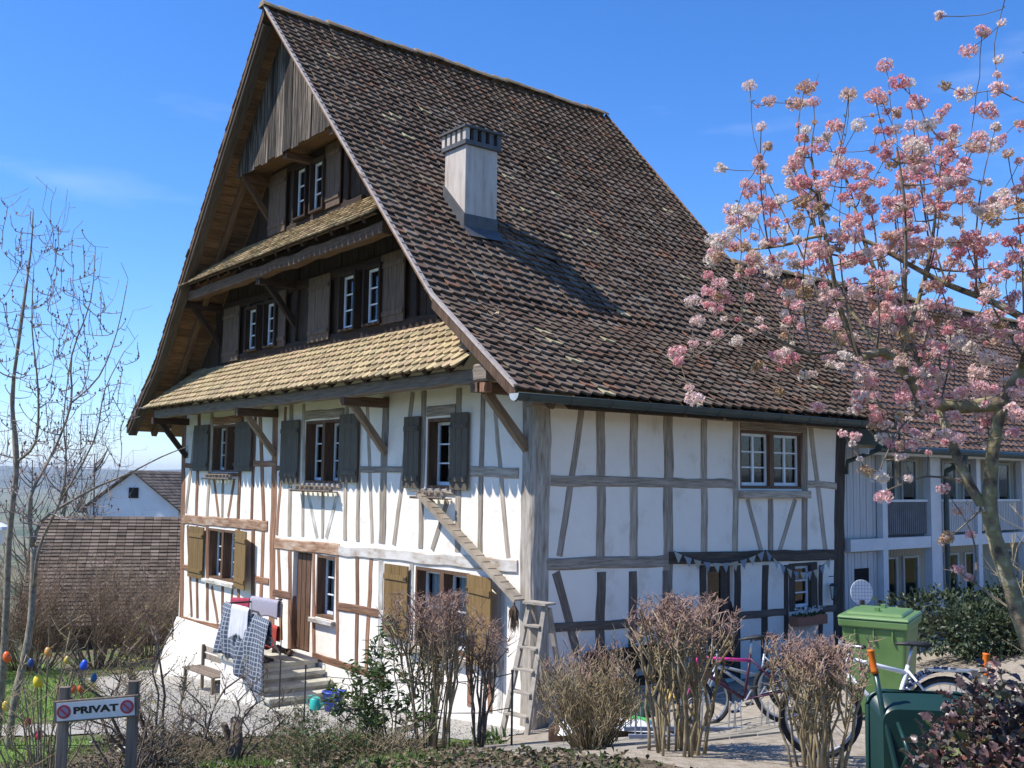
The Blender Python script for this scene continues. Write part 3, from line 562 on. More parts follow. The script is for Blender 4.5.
def roof_rows(side):
    rows = []; st = .188; nr = int((SL-.1)/st)+1
    for i in range(nr):
        s_ = .0+i*st; p, t = slope_pt(s_, side); y0 = verge_y(p.z)-.02; n = int((YF-y0)/.242); stp = (YF-y0)/n
        us = t.normalized(); ax = V((0, 1, 0)) if side > 0 else V((0, -1, 0)); nn = ax.cross(us).normalized()
        sh = noise.noise((i*.7, 1, 1))*.03
        for j in range(n):
            yy = y0+j*stp+sh+U(-.006, .006)
            if side > 0 and CH0[0]+.05 < p.x+.1 and p.x < CH1[0]-.1 and CH0[1]-.1 < yy < CH1[1]-.12: continue
            a_, u_, n_ = jig(ax, us, nn, .028)
            if side < 0: yy += stp
            slip = -U(.01, .06) if U(0, 1) < .03 else U(-.008, .008)
            rows.append((V((p.x, yy, p.z+sagz(yy, s_)-.03))+nn*(U(0, .009))+us*slip, a_, u_, n_))
    return rows
CH0, CH1 = (-3.30, .48), (-2.63, 1.20)
lay(roof, roof_rows(1), RT_, me_rt, 'tile', 'tile', 300, True)
rw = roof_rows(-1); big = MB()
for (o, ax, us, nn) in rw:
    m3 = Matrix((ax, us, nn)).transposed(); big.add([o+m3 @ V(p) for p in RT_.v], RT_.f, U(.001, 1))
big.build('far_slope_tiles', 'tile', roof, kind='stuff')
# ridge caps
y_ = verge_y(ZR)-.06; i = 0
me_rc = MB(); hp = [(.15*math.cos(q), .13*math.sin(q)) for q in [math.pi*k/6 for k in range(7)]]
vs_ = [(a, 0, b) for a, b in hp]+[(a*.88, .43, b*.88-.02) for a, b in hp]; me_rc.add(vs_, [(k, k+1, 8+k, 7+k) for k in range(6)]+[(6, 5, 4, 3, 2, 1, 0)])
me_rc = me_rc.mesh('ridge_tile', 'ridge', True)
while y_ < YF-.1:
    o = link('ridge_tile', me_rc, roof); o.location = (XR, y_, ZR-.02+sagz(y_, SL)+U(-.01, .015)); o.rotation_euler = (U(-.02, .02), U(-.04, .04), U(-.03, .03)); y_ += .38
# chimney
mb = MB(); cx0, cx1, cy0, cy1 = CH0[0], CH1[0], CH0[1], CH1[1]
mb.bb(cx0, cx1, cy0, cy1, 8.0, 9.75); ch = mb.build('chimney', 'chimney', house, label='white rendered chimney with louvred grey cap')
bevel(ch, .012, 2)
mb = MB(); mb.bb(cx0-.05, cx1+.05, cy0-.05, cy1+.05, 9.75, 9.83); mb.build('cap_base', 'slate', ch); 
mb = MB(); mb.bb(cx0-.09, cx1+.09, cy0-.09, cy1+.09, 10.05, 10.09); mb.add([(cx0-.09, cy0-.09, 10.09), (cx1+.09, cy0-.09, 10.09), (cx1+.09, cy1+.09, 10.09), (cx0-.09, cy1+.09, 10.09), ((cx0+cx1)/2, (cy0+cy1)/2, 10.17)], [(0, 1, 4), (1, 2, 4), (2, 3, 4), (3, 0, 4)]); mb.build('cap_roof', 'slate', ch)
for (a, b) in [(cx0+(cx1-cx0)*k/4, cy0) for k in range(5)]+[(cx0+(cx1-cx0)*k/4, cy1) for k in range(5)]+[(cx1, cy0+(cy1-cy0)*k/4) for k in (1, 2, 3)]+[(cx0, cy0+(cy1-cy0)*k/4) for k in (1, 2, 3)]:
    mb = MB(); mb.bb(a-.045, a+.045, b-.045, b+.045, 9.83, 10.05); mb.build('cap_pillar', 'chimney' if b == cy0 else 'slate', ch)
mb = MB(); mb.bb(cx0+.1, cx1-.1, cy0+.1, cy1-.1, 9.83, 9.9); mb.build('flue', 'dark', ch)
mb = MB(); zf = lambda x: roof_z(x)
mb.prism([(cx0-.03, cy0-.012, zf(cx0)-.1), (cx1+.012, cy0-.012, zf(cx1)-.1), (cx1+.012, cy0-.012, zf(cx1)+.27), (cx0-.03, cy0-.012, zf(cx0)+.22)], (0, .02, 0))
mb.bb(cx1-.005, cx1+.014, cy0-.012, cy1+.012, zf(cx1)-.12, zf(cx1)+.27)
mb.add([(cx1+.01, cy0-.05, zf(cx1)+.05), (cx1+.01, cy1+.05, zf(cx1)+.05), (cx1+.2, cy1+.05, zf(cx1+.2)+.05), (cx1+.2, cy0-.05, zf(cx1+.2)+.05)], [(3, 2, 1, 0)])
mb.prism([(cx0-.03, cy1+.012, zf(cx0)-.1), (cx1+.012, cy1+.012, zf(cx1)-.1), (cx1+.012, cy1+.012, zf(cx1)+.27), (cx0-.03, cy1+.012, zf(cx0)+.22)], (0, -.02, 0))
mb.build('flashing', 'slate', ch)
# gutter along the eave
mb = MB(); gx, gzz = XE+.075, roof_z(XE)-.06; R_ = .105; n = 8; ys = [-1.2+(YF-.2+1.2)*k/14 for k in range(15)]
for (ro, flip) in ((R_, False), (R_-.006, True)):
    vs_ = []; 
    for yy in ys:
        for k in range(n+1): q = math.pi+math.pi*k/n; vs_.append((gx+ro*math.cos(q), yy, gzz-.03+ro*math.sin(q)-.004*yy))
    fs = [(i*(n+1)+k, i*(n+1)+k+1, (i+1)*(n+1)+k+1, (i+1)*(n+1)+k) for i in range(len(ys)-1) for k in range(n)]
    mb.add(vs_, [f[::-1] for f in fs] if flip else fs)
mb.tube([(gx+R_, ys[0], gzz-.028), (gx+R_, ys[-1], gzz-.028-.004*YF)], .011, 6); gut = mb.build('gutter', 'gutter', house, True)
mb = MB(); mb.add([(gx+R_*math.cos(math.pi+math.pi*k/n), -1.203, gzz-.03+R_*math.sin(math.pi+math.pi*k/n)) for k in range(n+1)], [tuple(range(n+1))]); mb.build('end_cap', 'gutter_end', gut)
for k in range(12):
    yy = -1+k*.8; mb = MB(); mb.tube([(gx-R_-.004, yy, gzz-.03)]+[(gx+(R_+.005)*math.cos(math.pi+math.pi*j/6), yy, gzz-.03+(R_+.005)*math.sin(math.pi+math.pi*j/6)-.004*yy) for j in range(7)], .008, 4); mb.build('gutter_bracket', 'gutter', gut)
# rafter tails and wall plate under the long eave
timber('wall_plate', (-.03, -.1, 4.92), (-.03, LL+.1, 4.86), .16, .2, nl, 'grey_wood', house)
for k in range(13):
    yy = -.95+k*.75; timber('rafter_tail', (-.2, yy, roof_z(-.2)-.24), (XE-.2, yy, roof_z(XE-.2)-.24), .11, .12, (.6, 0, .8), 'dark_wood', roof)
# downpipe: bends back from the gutter end to the annex corner
mb = MB(); mb.tube([(gx, 8.35, gzz-.1), (gx, 8.4, gzz-.35), (.75, 8.35, 4.45), (.12, 7.98, 4.15), (.10, 7.97, 3.9)], .045, 8); mb.build('downpipe', 'gutter', house, True)
# ================================================================== setting
def ground_mat():
    m = M('ground_soil_grass', [(.10, .078, .05), (.15, .125, .075), (.10, .13, .045), (.075, .115, .03)], ns=.35, rough=.95, bump=.8, bd=.04, bscale=14, pos=[.3, .45, .55, .68], detail=9)
    return m
mt['ground'] = ground_mat()
mt['gravel'] = M('pale_gravel', [(.20, .185, .155), (.36, .34, .30), (.45, .43, .39)], ns=34, rough=.95, bump=1., bd=.02, detail=8, pos=[.32, .5, .66])
mt['lawn'] = M('lawn_earth', [(.08, .13, .025), (.13, .21, .045), (.17, .24, .06)], ns=3, rough=.95, bump=.6, bd=.03, detail=8)
mt['valley'] = M('valley_fields', [(.05, .075, .035), (.12, .15, .06), (.17, .15, .09), (.06, .085, .04)], ns=.006, rough=1, bump=0, pos=[.35, .45, .55, .62])
mt['forest'] = M('wooded_hills', [(.03, .045, .025), (.05, .065, .03), (.11, .12, .06)], ns=.004, rough=1, bump=0, pos=[.35, .52, .65])
mb = MB(); n0, n1, m0, m1, st = -50., 30., -30., 50., .5
nx, ny = int((n1-n0)/st), int((m1-m0)/st)
vs_ = [(n0+i*st, m0+j*st, gz(n0+i*st, m0+j*st)) for i in range(nx+1) for j in range(ny+1)]
mb.add(vs_, [(i*(ny+1)+j, (i+1)*(ny+1)+j, (i+1)*(ny+1)+j+1, i*(ny+1)+j+1) for i in range(nx) for j in range(ny)]); mb.build('ground', 'ground', kind='structure', smooth=True)
mb = MB(); rs = [24, 32, 45, 60, 80, 110, 150, 220, 320, 480, 700, 1000, 1600, 2400, 3400, 4400]; na = 72; vs_ = []
for r_ in rs:
    for k in range(na):
        a = 2*math.pi*k/na; x_, y_ = -4+r_*math.cos(a), r_*math.sin(a); vs_.append((x_, y_, gz(x_, y_)-.35-(.6 if r_ < 46 else 0)+(3*noise.noise((x_*.004, y_*.004, 0)) if r_ > 300 else 0)))
mb.add(vs_, [(i*na+k, (i+1)*na+k, (i+1)*na+(k+1) % na, i*na+(k+1) % na) for i in range(len(rs)-1) for k in range(na)]); mb.build('valley_floor', 'valley', kind='structure', smooth=True)
mb = MB(); rs = [4200, 4700, 5200, 5700, 6200, 6800, 7400]; na = 180; vs_ = []
for i, r_ in enumerate(rs):
    for k in range(na):
        a = 2*math.pi*k/na; x_, y_ = r_*math.cos(a), r_*math.sin(a); t = i/6.; base = -64+92*math.sin(math.pi*min(1, t*.72))
        vs_.append((x_, y_, base+(16*noise.noise((x_*.0011, y_*.0011, 2))+7*noise.noise((x_*.004, y_*.004, 5)))*(t > .05)))
mb.add(vs_, [(i*na+k, (i+1)*na+k, (i+1)*na+(k+1) % na, i*na+(k+1) % na) for i in range(len(rs)-1) for k in range(na)]); mb.build('hills', 'forest', kind='structure', smooth=True)
def inpoly(x, y, P):
    c = False; j = len(P)-1
    for i in range(len(P)):
        if (P[i][1] > y) != (P[j][1] > y) and x < (P[j][0]-P[i][0])*(y-P[i][1])/(P[j][1]-P[i][1])+P[i][0]: c = not c
        j = i
    return c
def sheet(name, P, mat, off, st=.1, wob=.25):
    mb = MB(); xs = [p[0] for p in P]; ys = [p[1] for p in P]; x = math.floor(min(xs)/.5)*.5
    idx = {}
    def vid(i, j):
        if (i, j) not in idx:
            X, Y = i*st, j*st; idx[(i, j)] = len(mb.v); mb.v.append((X, Y, gz(X, Y)+off))
        return idx[(i, j)]
    for i in range(int(min(xs)/st)-1, int(max(xs)/st)+1):
        for j in range(int(min(ys)/st)-1, int(max(ys)/st)+1):
            X, Y = (i+.5)*st, (j+.5)*st; X += wob*noise.noise((X*1.3, Y*1.3, 0)); Y += wob*noise.noise((X*1.3, Y*1.3, 9))
            if inpoly(X, Y, P): mb.f.append((vid(i, j), vid(i+1, j), vid(i+1, j+1), vid(i, j+1))); mb.r.append(0)
    return mb.build(name, mat, kind='structure', smooth=True)
YARD = [(-16, -.2), (-15.2, -2.0), (-11, -2.9), (-8.2, -3.5), (-6.2, -4.4), (-5.0, -5.6), (-3.6, -5.0), (-2.8, -3.9), (-2.1, -2.6), (-1.2, -1.6), (.2, -.9), (.3, .2)]
PATH = [(-5.2, -5.0), (-3.7, -4.9), (-4.6, -6.6), (-5.6, -8.6), (-7.4, -11.5), (-8.6, -11.2), (-6.8, -8.0)]
LAWN1 = [(-5.6, -5.9), (-6.6, -4.5), (-8.4, -3.7), (-11, -3.1), (-15.3, -2.2), (-20, -1.5), (-26, -2), (-26, -10), (-18, -14), (-9, -11.2), (-7.0, -8.0)]
LAWN2 = [(-3.3, -5.2), (-4.3, -6.7), (-5.3, -8.8), (-6.8, -11.6), (-4, -12), (-1.6, -8), (-1.8, -6.2)]
sheet('gravel_yard', YARD, 'gravel', .012); sheet('garden_path', PATH, 'gravel', .022)
FORE = [(.25, -1.0), (1.2, -1.6), (2.0, -3.6), (5.5, -4.8), (8.6, -4.2), (9.8, 0), (9.5, 6), (8, 14), (5, 16), (.4, 16), (.15, 7)]
mt['court'] = M('trodden_grit', [(.20, .165, .12), (.31, .265, .205), (.38, .335, .27)], ns=9, rough=.95, bump=.9, bd=.015, detail=9, bscale=40)
sheet('forecourt', FORE, 'court', .007, st=.25)
BED = [(-3.2, -5.2), (-2.6, -3.6), (-1.2, -1.7), (.3, -1.2), (2.2, -3.3), (5.4, -4.4), (8.4, -3.6), (8.5, -6), (4, -8.8), (-1, -8.5), (-2, -6.2)]
mt['soil'] = M('bed_soil', [(.065, .048, .032), (.115, .088, .06), (.16, .13, .09)], ns=7, rough=.97, bump=.9, bd=.03, detail=9)
sheet('garden_bed', BED, 'soil', .012, st=.25)
sheet('lawn', LAWN1, 'lawn', .010); sheet('lawn', LAWN2, 'lawn', .011)
# paving slabs in front of the long wall, laid one by one
mt['slab'] = M('paving_slab', [(.19, .165, .125), (.28, .25, .20), (.33, .30, .25)], ns=3, rough=.95, bump=.4, bd=.01, orand=.2)
pv = MB(); pv.add([(2.2, -3.6, gz(2.2, -3.6)+.004), (6.0, -3.6, gz(6, -3.6)+.004), (6.0, -1.5, gz(6, -1.5)+.004), (2.2, -1.5, gz(2.2, -1.5)+.004), (6, 2.4, gz(6, 0)+.004), (2.2, 2.4, gz(2.2, 0)+.004), (6, 0, gz(6, 0)+.004), (2.2, 0, gz(2.2, 0)+.004)], [(0, 1, 2, 3), (3, 2, 6, 7)])
pv = pv.build('pavement', 'ground', kind='structure')
SM = MB(); SM.bb(-.19, .19, -.19, .19, -.03, .022); SM = SM.mesh('slab', 'slab')
for i in range(9):
    for j in range(10):
        x_, y_ = 2.45+i*.4, -3.4+j*.4+(.2 if i % 2 else 0)
        if y_ > .2 or abs(y_+1.5) < .02: continue
        o = link('slab', SM, pv); e_ = .1; nn = V((gz(x_-e_, y_)-gz(x_+e_, y_), gz(x_, y_-e_)-gz(x_, y_+e_), 2*e_)).normalized()
        o.rotation_euler = nn.to_track_quat('Z', 'Y').to_euler(); o.rotation_euler.z += 0; o.location = (x_, y_, gz(x_, y_)+U(0, .006))
        q = V((0, 0, 1)).rotation_difference(nn); o.rotation_mode = 'QUATERNION'; o.rotation_quaternion = q

# ---- annex building to the right
ax_ = thing('annex_building', 'grey board-clad two-storey annex with balconies beyond the half-timbered house', 'building', (0, 8, 0))
mt['grey_board'] = M('blue_grey_boards', [(.37, .37, .365), (.46, .46, .455), (.50, .50, .495)], ns=3, sc3=(6, 6, .5), rough=.7, bump=.2)
mt['cream_board'] = M('cream_grey_boards', [(.44, .41, .34), (.54, .51, .43)], ns=3, sc3=(6, 6, .5), rough=.75, bump=.2)
mt['grey_post'] = M('blue_grey_paint', [(.52, .53, .54), (.62, .63, .64)], ns=3, rough=.6, bump=.1)
mt['slat'] = M('dark_slats', [(.10, .105, .115), (.15, .155, .165)], ns=3, rough=.7, bump=.1)
YA, YB = 8.12, 22.
def AX(mb, name, mat, kind=None):     # world coords -> annex local
    mb.v = [(v[0], v[1]-8, v[2]) for v in mb.v]; return mb.build(name, mat, ax_, kind=kind)
mb = MB(); mb.bb(-7, -1.25, YA, YB, -.5, 4.6); mb.bb(-1.25, -.1, YA, 9.25, .2, 4.5); core = AX(mb, 'wall', 'cream_board')
def boards(mb, plane, a, b, z0, z1, wd=.11):
    n = int((b-a)/wd)
    for i in range(n):
        p, q = a+(b-a)*i/n+.006, a+(b-a)*(i+1)/n-.006; mb.bb(plane, plane+.022+.004*(i % 2), p, q, z0, z1)
mb = MB(); boards(mb, -.1, YA, 9.25, 2.62, 4.42); boards(mb, -.1, YA, 9.25, .35, 2.32); AX(mb, 'cladding', 'grey_board')
WINS = []
for f0, f1 in ((.95, 2.0), (2.75, 4.25)):
    for (a, b) in ((11.2, 11.75), (12.1, 12.65), (13.9, 14.45), (14.85, 15.4), (16.6, 17.15), (17.6, 18.15), (19.4, 19.95)): WINS.append((a, b, f0, f1))
mb = MB()
yy = 9.25
while yy < YB-.1:
    for (z0, z1) in ((.4, 2.3), (2.62, 4.45)):
        seg = [(z0, z1)]
        for (a, b, c, d) in WINS:
            if a-.08 < yy+.05 < b+.08 and c >= z0-.1 and d <= z1+.2: seg = [(z0, c), (d, z1)]
        for (s0, s1) in seg:
            if s1-s0 > .03: mb.bb(-1.25, -1.225, yy+.006, yy+.112, s0, s1)
    yy += .118
AX(mb, 'cladding', 'cream_board')
for (a, b, c, d) in WINS:
    mb = MB(); mb.bb(-1.24, -1.17, a-.06, a, c-.05, d+.05); mb.bb(-1.24, -1.17, b, b+.06, c-.05, d+.05); mb.bb(-1.24, -1.17, a, b, d, d+.05); mb.bb(-1.24, -1.16, a, b, c-.05, c)
    wo = AX(mb, 'window', 'grey_post'); mb = MB(); mb.v = []; mb.bb(-1.215, -1.20, a, b-0, c, d); mb.v = [(v[0], v[1]-8, v[2]) for v in mb.v]; mb.build('pane', 'glass', wo)
    mb = MB(); mb.bb(-1.235, -1.228, a, b, c, d); mb.v = [(v[0], v[1]-8, v[2]) for v in mb.v]; mb.build('dark_backing', 'dark', wo)  # sheet behind the glass coloured near-black as the darkness of the room
mb = MB(); mb.bb(-.085, -.07, 8.45, 8.95, 1.55, 2.0); wo = AX(mb, 'window', 'dark')
for y_ in (9.36, 13.2, 15.35, 17.6, 20): mb = MB(); mb.bb(-.07, .07, y_-.09, y_+.09, .1, 4.45); AX(mb, 'post', 'grey_post')
mb = MB(); mb.bb(-.09, .09, 11.1, 11.52, .1, 4.45); AX(mb, 'post', 'grey_post')
mb = MB(); mb.bb(-.06, .075, YA, YB, 2.36, 2.6); AX(mb, 'floor_beam', 'grey_post')
mb = MB(); mb.bb(-1.2, -.065, 9.3, YB, 2.4, 2.56); AX(mb, 'balcony_floor', 'grey_post')
for (a, b, m_) in ((9.47, 11.08, 'slat'), (11.55, 13.1, 'grey_board'), (13.3, 15.25, 'grey_board'), (15.46, 17.5, 'grey_board'), (17.7, 19.9, 'grey_board')):
    mb = MB(); n = int((b-a)/.075)
    for i in range(n): p = a+(b-a)*i/n; mb.bb(-.03, -.0, p+.004, p+.055, 2.66, 3.34)
    bal = AX(mb, 'balcony_panel', m_); mb = MB(); mb.bb(-.05, .03, a, b, 3.34, 3.39); mb.v = [(v[0], v[1]-8, v[2]) for v in mb.v]; mb.build('handrail', 'grey_post', bal)
# annex roof and its tiles
sl = 1.1; ex, ez = .62, 4.50; rx = -3.3; rz_ = ez+(ex-rx)*sl
mb = MB(); y0, y1 = 8.56, YB+.5
P = [V((ex, y0, ez)), V((ex, y1, ez)), V((rx, y1, rz_)), V((rx, y0, rz_)), V((2*rx-ex, y1, ez)), V((2*rx-ex, y0, ez))]; dn = V((0, 0, -.14))
mb.add([p-V((0, 0, .05)) for p in P]+[p+dn for p in P], [(0, 1, 2, 3), (3, 2, 4, 5), (9, 8, 7, 6), (11, 10, 8, 9), (0, 6, 7, 1), (0, 3, 9, 6)]); arf = AX(mb, 'roof', 'cream_board')
us = V((rx-ex, 0, rz_-ez)); L_ = us.length; us.normalize(); axx = V((0, 1, 0)); nn = axx.cross(us); big = MB()
for i in range(int(L_/.188)+1):
    for j in range(int((y1-y0)/.245)):
        a_, u_, n_ = jig(axx, us, nn, .025); o = V((ex, y0+j*.245, ez))+us*(i*.188)-nn*.03; m3 = Matrix((a_, u_, n_)).transposed(); big.add([o+m3 @ V(p) for p in RT_.v], RT_.f, U(.001, 1))
big.v = [(v[0], v[1]-8, v[2]) for v in big.v]; big.build('tiles', 'tile_red', arf, kind='stuff')
y_ = y0
while y_ < y1: o = link('ridge_tile', me_rc, arf); o.location = (rx, y_-8, rz_-.02); y_ += .4
mb = MB(); mb.bb(.30, .5, YA, YB, 4.30, 4.42); AX(mb, 'fascia', 'grey_post')
mb = MB(); mb.tube([(.68, 8.2, 4.42), (.68, YB, 4.40)], .075, 8); gt2 = AX(mb, 'gutter', 'gutter')
for y_ in (11.62, 17.9): mb = MB(); mb.tube([(.68, y_-.1, 4.36), (.66, y_-.1, 4.2), (.2, y_-.05, 4.02), (.15, y_, 3.85), (.15, y_, .4)], .055, 8); AX(mb, 'downpipe', 'gutter')

# ---- barn and white house beyond the garden
mt['barn_tile'] = ramp_mat('grey_barn_tile', [(0, (.10, .075, .055)), (.5, (.16, .122, .092)), (1, (.21, .165, .128))], ns=.9, gmax=.65)
def back_house(name, label, ridge0, ridge1, dn_vec, run, drop, wall_m, roof_m, rowst, wall_h, gable_win=None):
    """saddle roof: ridge0->ridge1, slope falling along +dn_vec and -dn_vec"""
    c = (ridge0+ridge1)/2; base = thing(name, label, 'building', (c.x, c.y, c.z-drop-wall_h))
    off = V(base.location); A, B = ridge0-off, ridge1-off; dv = V(dn_vec).normalized(); rd = (B-A).normalized()
    mbr = MB(); n = int(math.hypot(run, drop)/rowst)
    for sgn in (1, -1):
        us = (dv*sgn*run+V((0, 0, -drop))); Ls = us.length; us.normalize(); nn = rd.cross(us); nn = nn if nn.z > 0 else -nn
        for i in range(n):
            a, b = Ls*i/n, Ls*(i+1)/n+.06; m_ = int((B-A).length/.32)
            for k in range(m_):
                p0 = A+rd*((B-A).length*k/m_); p1 = A+rd*((B-A).length*(k+1)/m_-.015); h0 = nn*(.0); h1 = nn*(.045+U(0, .02))
                q = [p0+us*a+h0, p1+us*a+h0, p1+us*b+h1, p0+us*b+h1]
                mbr.add(q+[q[2]-nn*.06, q[3]-nn*.06], [(0, 1, 2, 3), (3, 2, 4, 5)], U(.01, 1))
    ro = MB()
    e0 = [A+dv*run-V((0, 0, drop)), A, A-dv*run-V((0, 0, drop))]; L_ = (B-A)
    th = V((0, 0, -.12)); ro.add(e0+[p+L_ for p in e0]+[p+th for p in e0]+[p+L_+th for p in e0], [(0, 3, 4, 1), (1, 4, 5, 2), (6, 7, 10, 9), (7, 8, 11, 10), (0, 1, 7, 6), (1, 2, 8, 7), (4, 3, 9, 10), (5, 4, 10, 11)])
    rf = ro.build('roof', 'brown_wood', base); mbr.build('tiles', roof_m, rf, kind='stuff')
    mb = MB(); rd_ = rd*(-.5); ins = .86
    W_ = [A-rd_+dv*run*ins-V((0, 0, drop*ins+.1)), A-rd_-V((0, 0, .2)), A-rd_-dv*run*ins-V((0, 0, drop*ins+.1))]; zb = -1.
    lo = [V((W_[0].x, W_[0].y, zb)), V((W_[2].x, W_[2].y, zb))]; L2 = (B-A)+rd_*2
    F_ = [lo[0], W_[0], W_[1], W_[2], lo[1]]; mb.add(F_+[p+L2 for p in F_], [(0, 1, 2, 3, 4), (9, 8, 7, 6, 5), (0, 5, 6, 1), (4, 3, 8, 9)])
    mb.build('wall', wall_m, base)
    return base, A, dv, rd
b_, A, dv, rd = back_house('barn', 'low barn with long grey-brown tiled roof behind the bare hedge', V((-32.6, .9, 1.95)), V((-29.0, 10.4, 1.9)), (1, -.38, 0), 6.0, 3.6, 'brown_wood', 'barn_tile', .23, 2.0)
mt['white_wall'] = M('white_house_wall', [(.66, .66, .66), (.76, .76, .76)], ns=.5, rough=.9, bump=0)
hb, A, dv, rd = back_house('village_house', 'white gabled house with brown roof beyond the barn', V((-98.0, 25.2, 4.0)), V((-108.5, 42.0, 3.9)), (-.62, -.79, 0), 5.6, 4.4, 'white_wall', 'barn_tile', .5, 6.)
mb = MB(); g0 = A+rd*.5-rd*.06
for (u0, u1, z0, z1) in ((-.45, .55, -2.9, -1.8),):
    q = [g0+dv*(-u0)+V((0, 0, z0)), g0+dv*(-u1)+V((0, 0, z0)), g0+dv*(-u1)+V((0, 0, z1)), g0+dv*(-u0)+V((0, 0, z1))]; mb.prism(q, -rd*.05)
mb.build('window', 'dark', hb)
# ---- haze: the air between here and the far hills
mb = MB(); mb.bb(-8200, 8200, -8200, 8200, -66, 62); hz = mb.build('haze', None, kind='stuff')
hm = bpy.data.materials.new('haze_air'); hm.use_nodes = True; N = hm.node_tree.nodes; N.remove(N['Principled BSDF']); pvn = N.new('ShaderNodeVolumePrincipled'); pvn.inputs['Color'].default_value = (.78, .88, 1, 1); pvn.inputs['Density'].default_value = 1.3e-4; pvn.inputs['Anisotropy'].default_value = .2
hm.node_tree.links.new(pvn.outputs[0], N['Material Output'].inputs['Volume']); hz.data.materials.append(hm)
# ================================================================== things in the yard
NAVY = None
def pattern_mat(name, a, b, scale, rot=0.):
    m = bpy.data.materials.new(name); m.use_nodes = True; nt = m.node_tree; N = nt.nodes; L = nt.links; bs = N['Principled BSDF']; bs.inputs['Roughness'].default_value = .95; bs.inputs['Specular IOR Level'].default_value = .1
    t = N.new('ShaderNodeAttribute'); t.attribute_name = 'cloth_uv'; mp_ = N.new('ShaderNodeMapping'); mp_.inputs['Scale'].default_value = (scale, scale, scale); L.new(t.outputs['Vector'], mp_.inputs[0])
    br = N.new('ShaderNodeTexBrick'); br.inputs['Scale'].default_value = 1; br.inputs['Mortar Size'].default_value = .06; br.inputs['Color1'].default_value = (*a, 1); br.inputs['Color2'].default_value = (*a, 1); br.inputs['Mortar'].default_value = (*b, 1); br.offset = 0; br.inputs['Brick Width'].default_value = .5; br.inputs['Row Height'].default_value = .5; br.inputs['Mortar Smooth'].default_value = .3; L.new(mp_.outputs[0], br.inputs['Vector'])
    L.new(br.outputs[0], bs.inputs['Base Color']); return m
mt['blanket'] = pattern_mat('navy_white_blanket', (.075, .092, .125), (.33, .35, .385), 6.)
mt['white_cloth'] = M('grey_white_cloth', [(.50, .50, .53), (.62, .62, .65)], ns=4, rough=.95, bump=.2)
mt['grey_cloth'] = M('grey_lilac_towel', [(.30, .28, .33), (.36, .34, .39)], ns=20, rough=.95, bump=.2)
mt['red_cloth'] = M('brick_red_cloth', [(.34, .05, .035), (.42, .07, .05)], ns=10, rough=.95, bump=.2)
mt['maroon_cloth'] = M('maroon_cloth', [(.28, .03, .06), (.36, .05, .085)], ns=10, rough=.95, bump=.2)
def drape(name, mat, p0, p1, front, back, label, cat, out=(0, -1, 0), fold=.05, seed=1, slant=0.):
    """cloth hung over a bar p0->p1: hangs `front` metres on the outer side, `back` on the inner"""
    p0, p1 = V(p0), V(p1); n = 28; m_ = 22; mb = MB(); out = V(out); uv = []
    tot = front+back; vs_ = []
    for i in range(n+1):
        t = i/n; b = p0.lerp(p1, t); ph = seed*3.7
        fr = front*(1+.12*math.sin(t*5+ph)+slant*(t-.5)); bk = back
        for j in range(m_+1):
            s_ = -bk+(bk+fr)*j/m_; r_ = .03
            if s_ > r_: h, d = -s_+r_*.4, r_+.02*s_
            elif s_ < -r_: h, d = s_+r_*.4, -r_
            else: h, d = .012, s_
            dep = abs(h); w_ = fold*min(1, dep*1.8)*(math.sin(t*17+ph+h*1.5)+.5*math.sin(t*31+ph*2)+.9*math.sin(t*7+h*2+ph))
            sg = 1 if s_ >= 0 else -.5
            x_ = b+out*(d+abs(w_)*sg*.9)+V((0, 0, h))+(p1-p0).normalized()*(fold*.5*math.sin(h*4+t*9+ph)*min(1, dep))
            vs_.append(x_); uv.append((t*(p1-p0).length, s_, 0))
    mb.add(vs_, [(i*(m_+1)+j, (i+1)*(m_+1)+j, (i+1)*(m_+1)+j+1, i*(m_+1)+j+1) for i in range(n) for j in range(m_)])
    me = mb.mesh(name, mat, True); at = me.attributes.new('cloth_uv', 'FLOAT_VECTOR', 'POINT'); at.data.foreach_set('vector', [c for q in uv for c in q])
    o = link(name, me); so_ = o.modifiers.new('thick', 'SOLIDIFY'); so_.thickness = .008; return tag(o, label, cat)
# stone steps beside the wall, going down to the right
st_ = thing('stone_steps', 'stone steps with white plastered flank leading up to the house door', 'steps', (-6.8, -.75, -.6))
def loc(mb, o): mb.v = [tuple(V(v)-o.location) for v in mb.v]; return mb
mb = MB(); mb.bb(-8.25, -6.72, -1.44, -.10, -1.0, .0); mb.prism([(-6.72, -1.44, -.02), (-5.75, -1.44, -.55), (-5.75, -1.44, -1.0), (-6.72, -1.44, -1.0)], (0, .1, 0)); loc(mb, st_).build('flank', 'plinth', st_)
mb = MB(); mb.bb(-8.3, -6.66, -1.5, -.07, .0, .085); bevel(loc(mb, st_).build('landing', 'stone', st_), .015)
for k in range(4):
    x0 = -6.70+.31*k; z1 = -.075-.15*k; mb = MB(); mb.bb(x0-.02, x0+.36, -1.48-.03*k, -.07+(.0), z1-.085, z1); sp = loc(mb, st_).build('step', 'stone', st_); bevel(sp, .014)
    mb = MB(); mb.bb(x0, x0+.29, -1.42-.03*k, -.09, z1-.5, z1-.087); loc(mb, st_).build('riser', 'stone', sp)
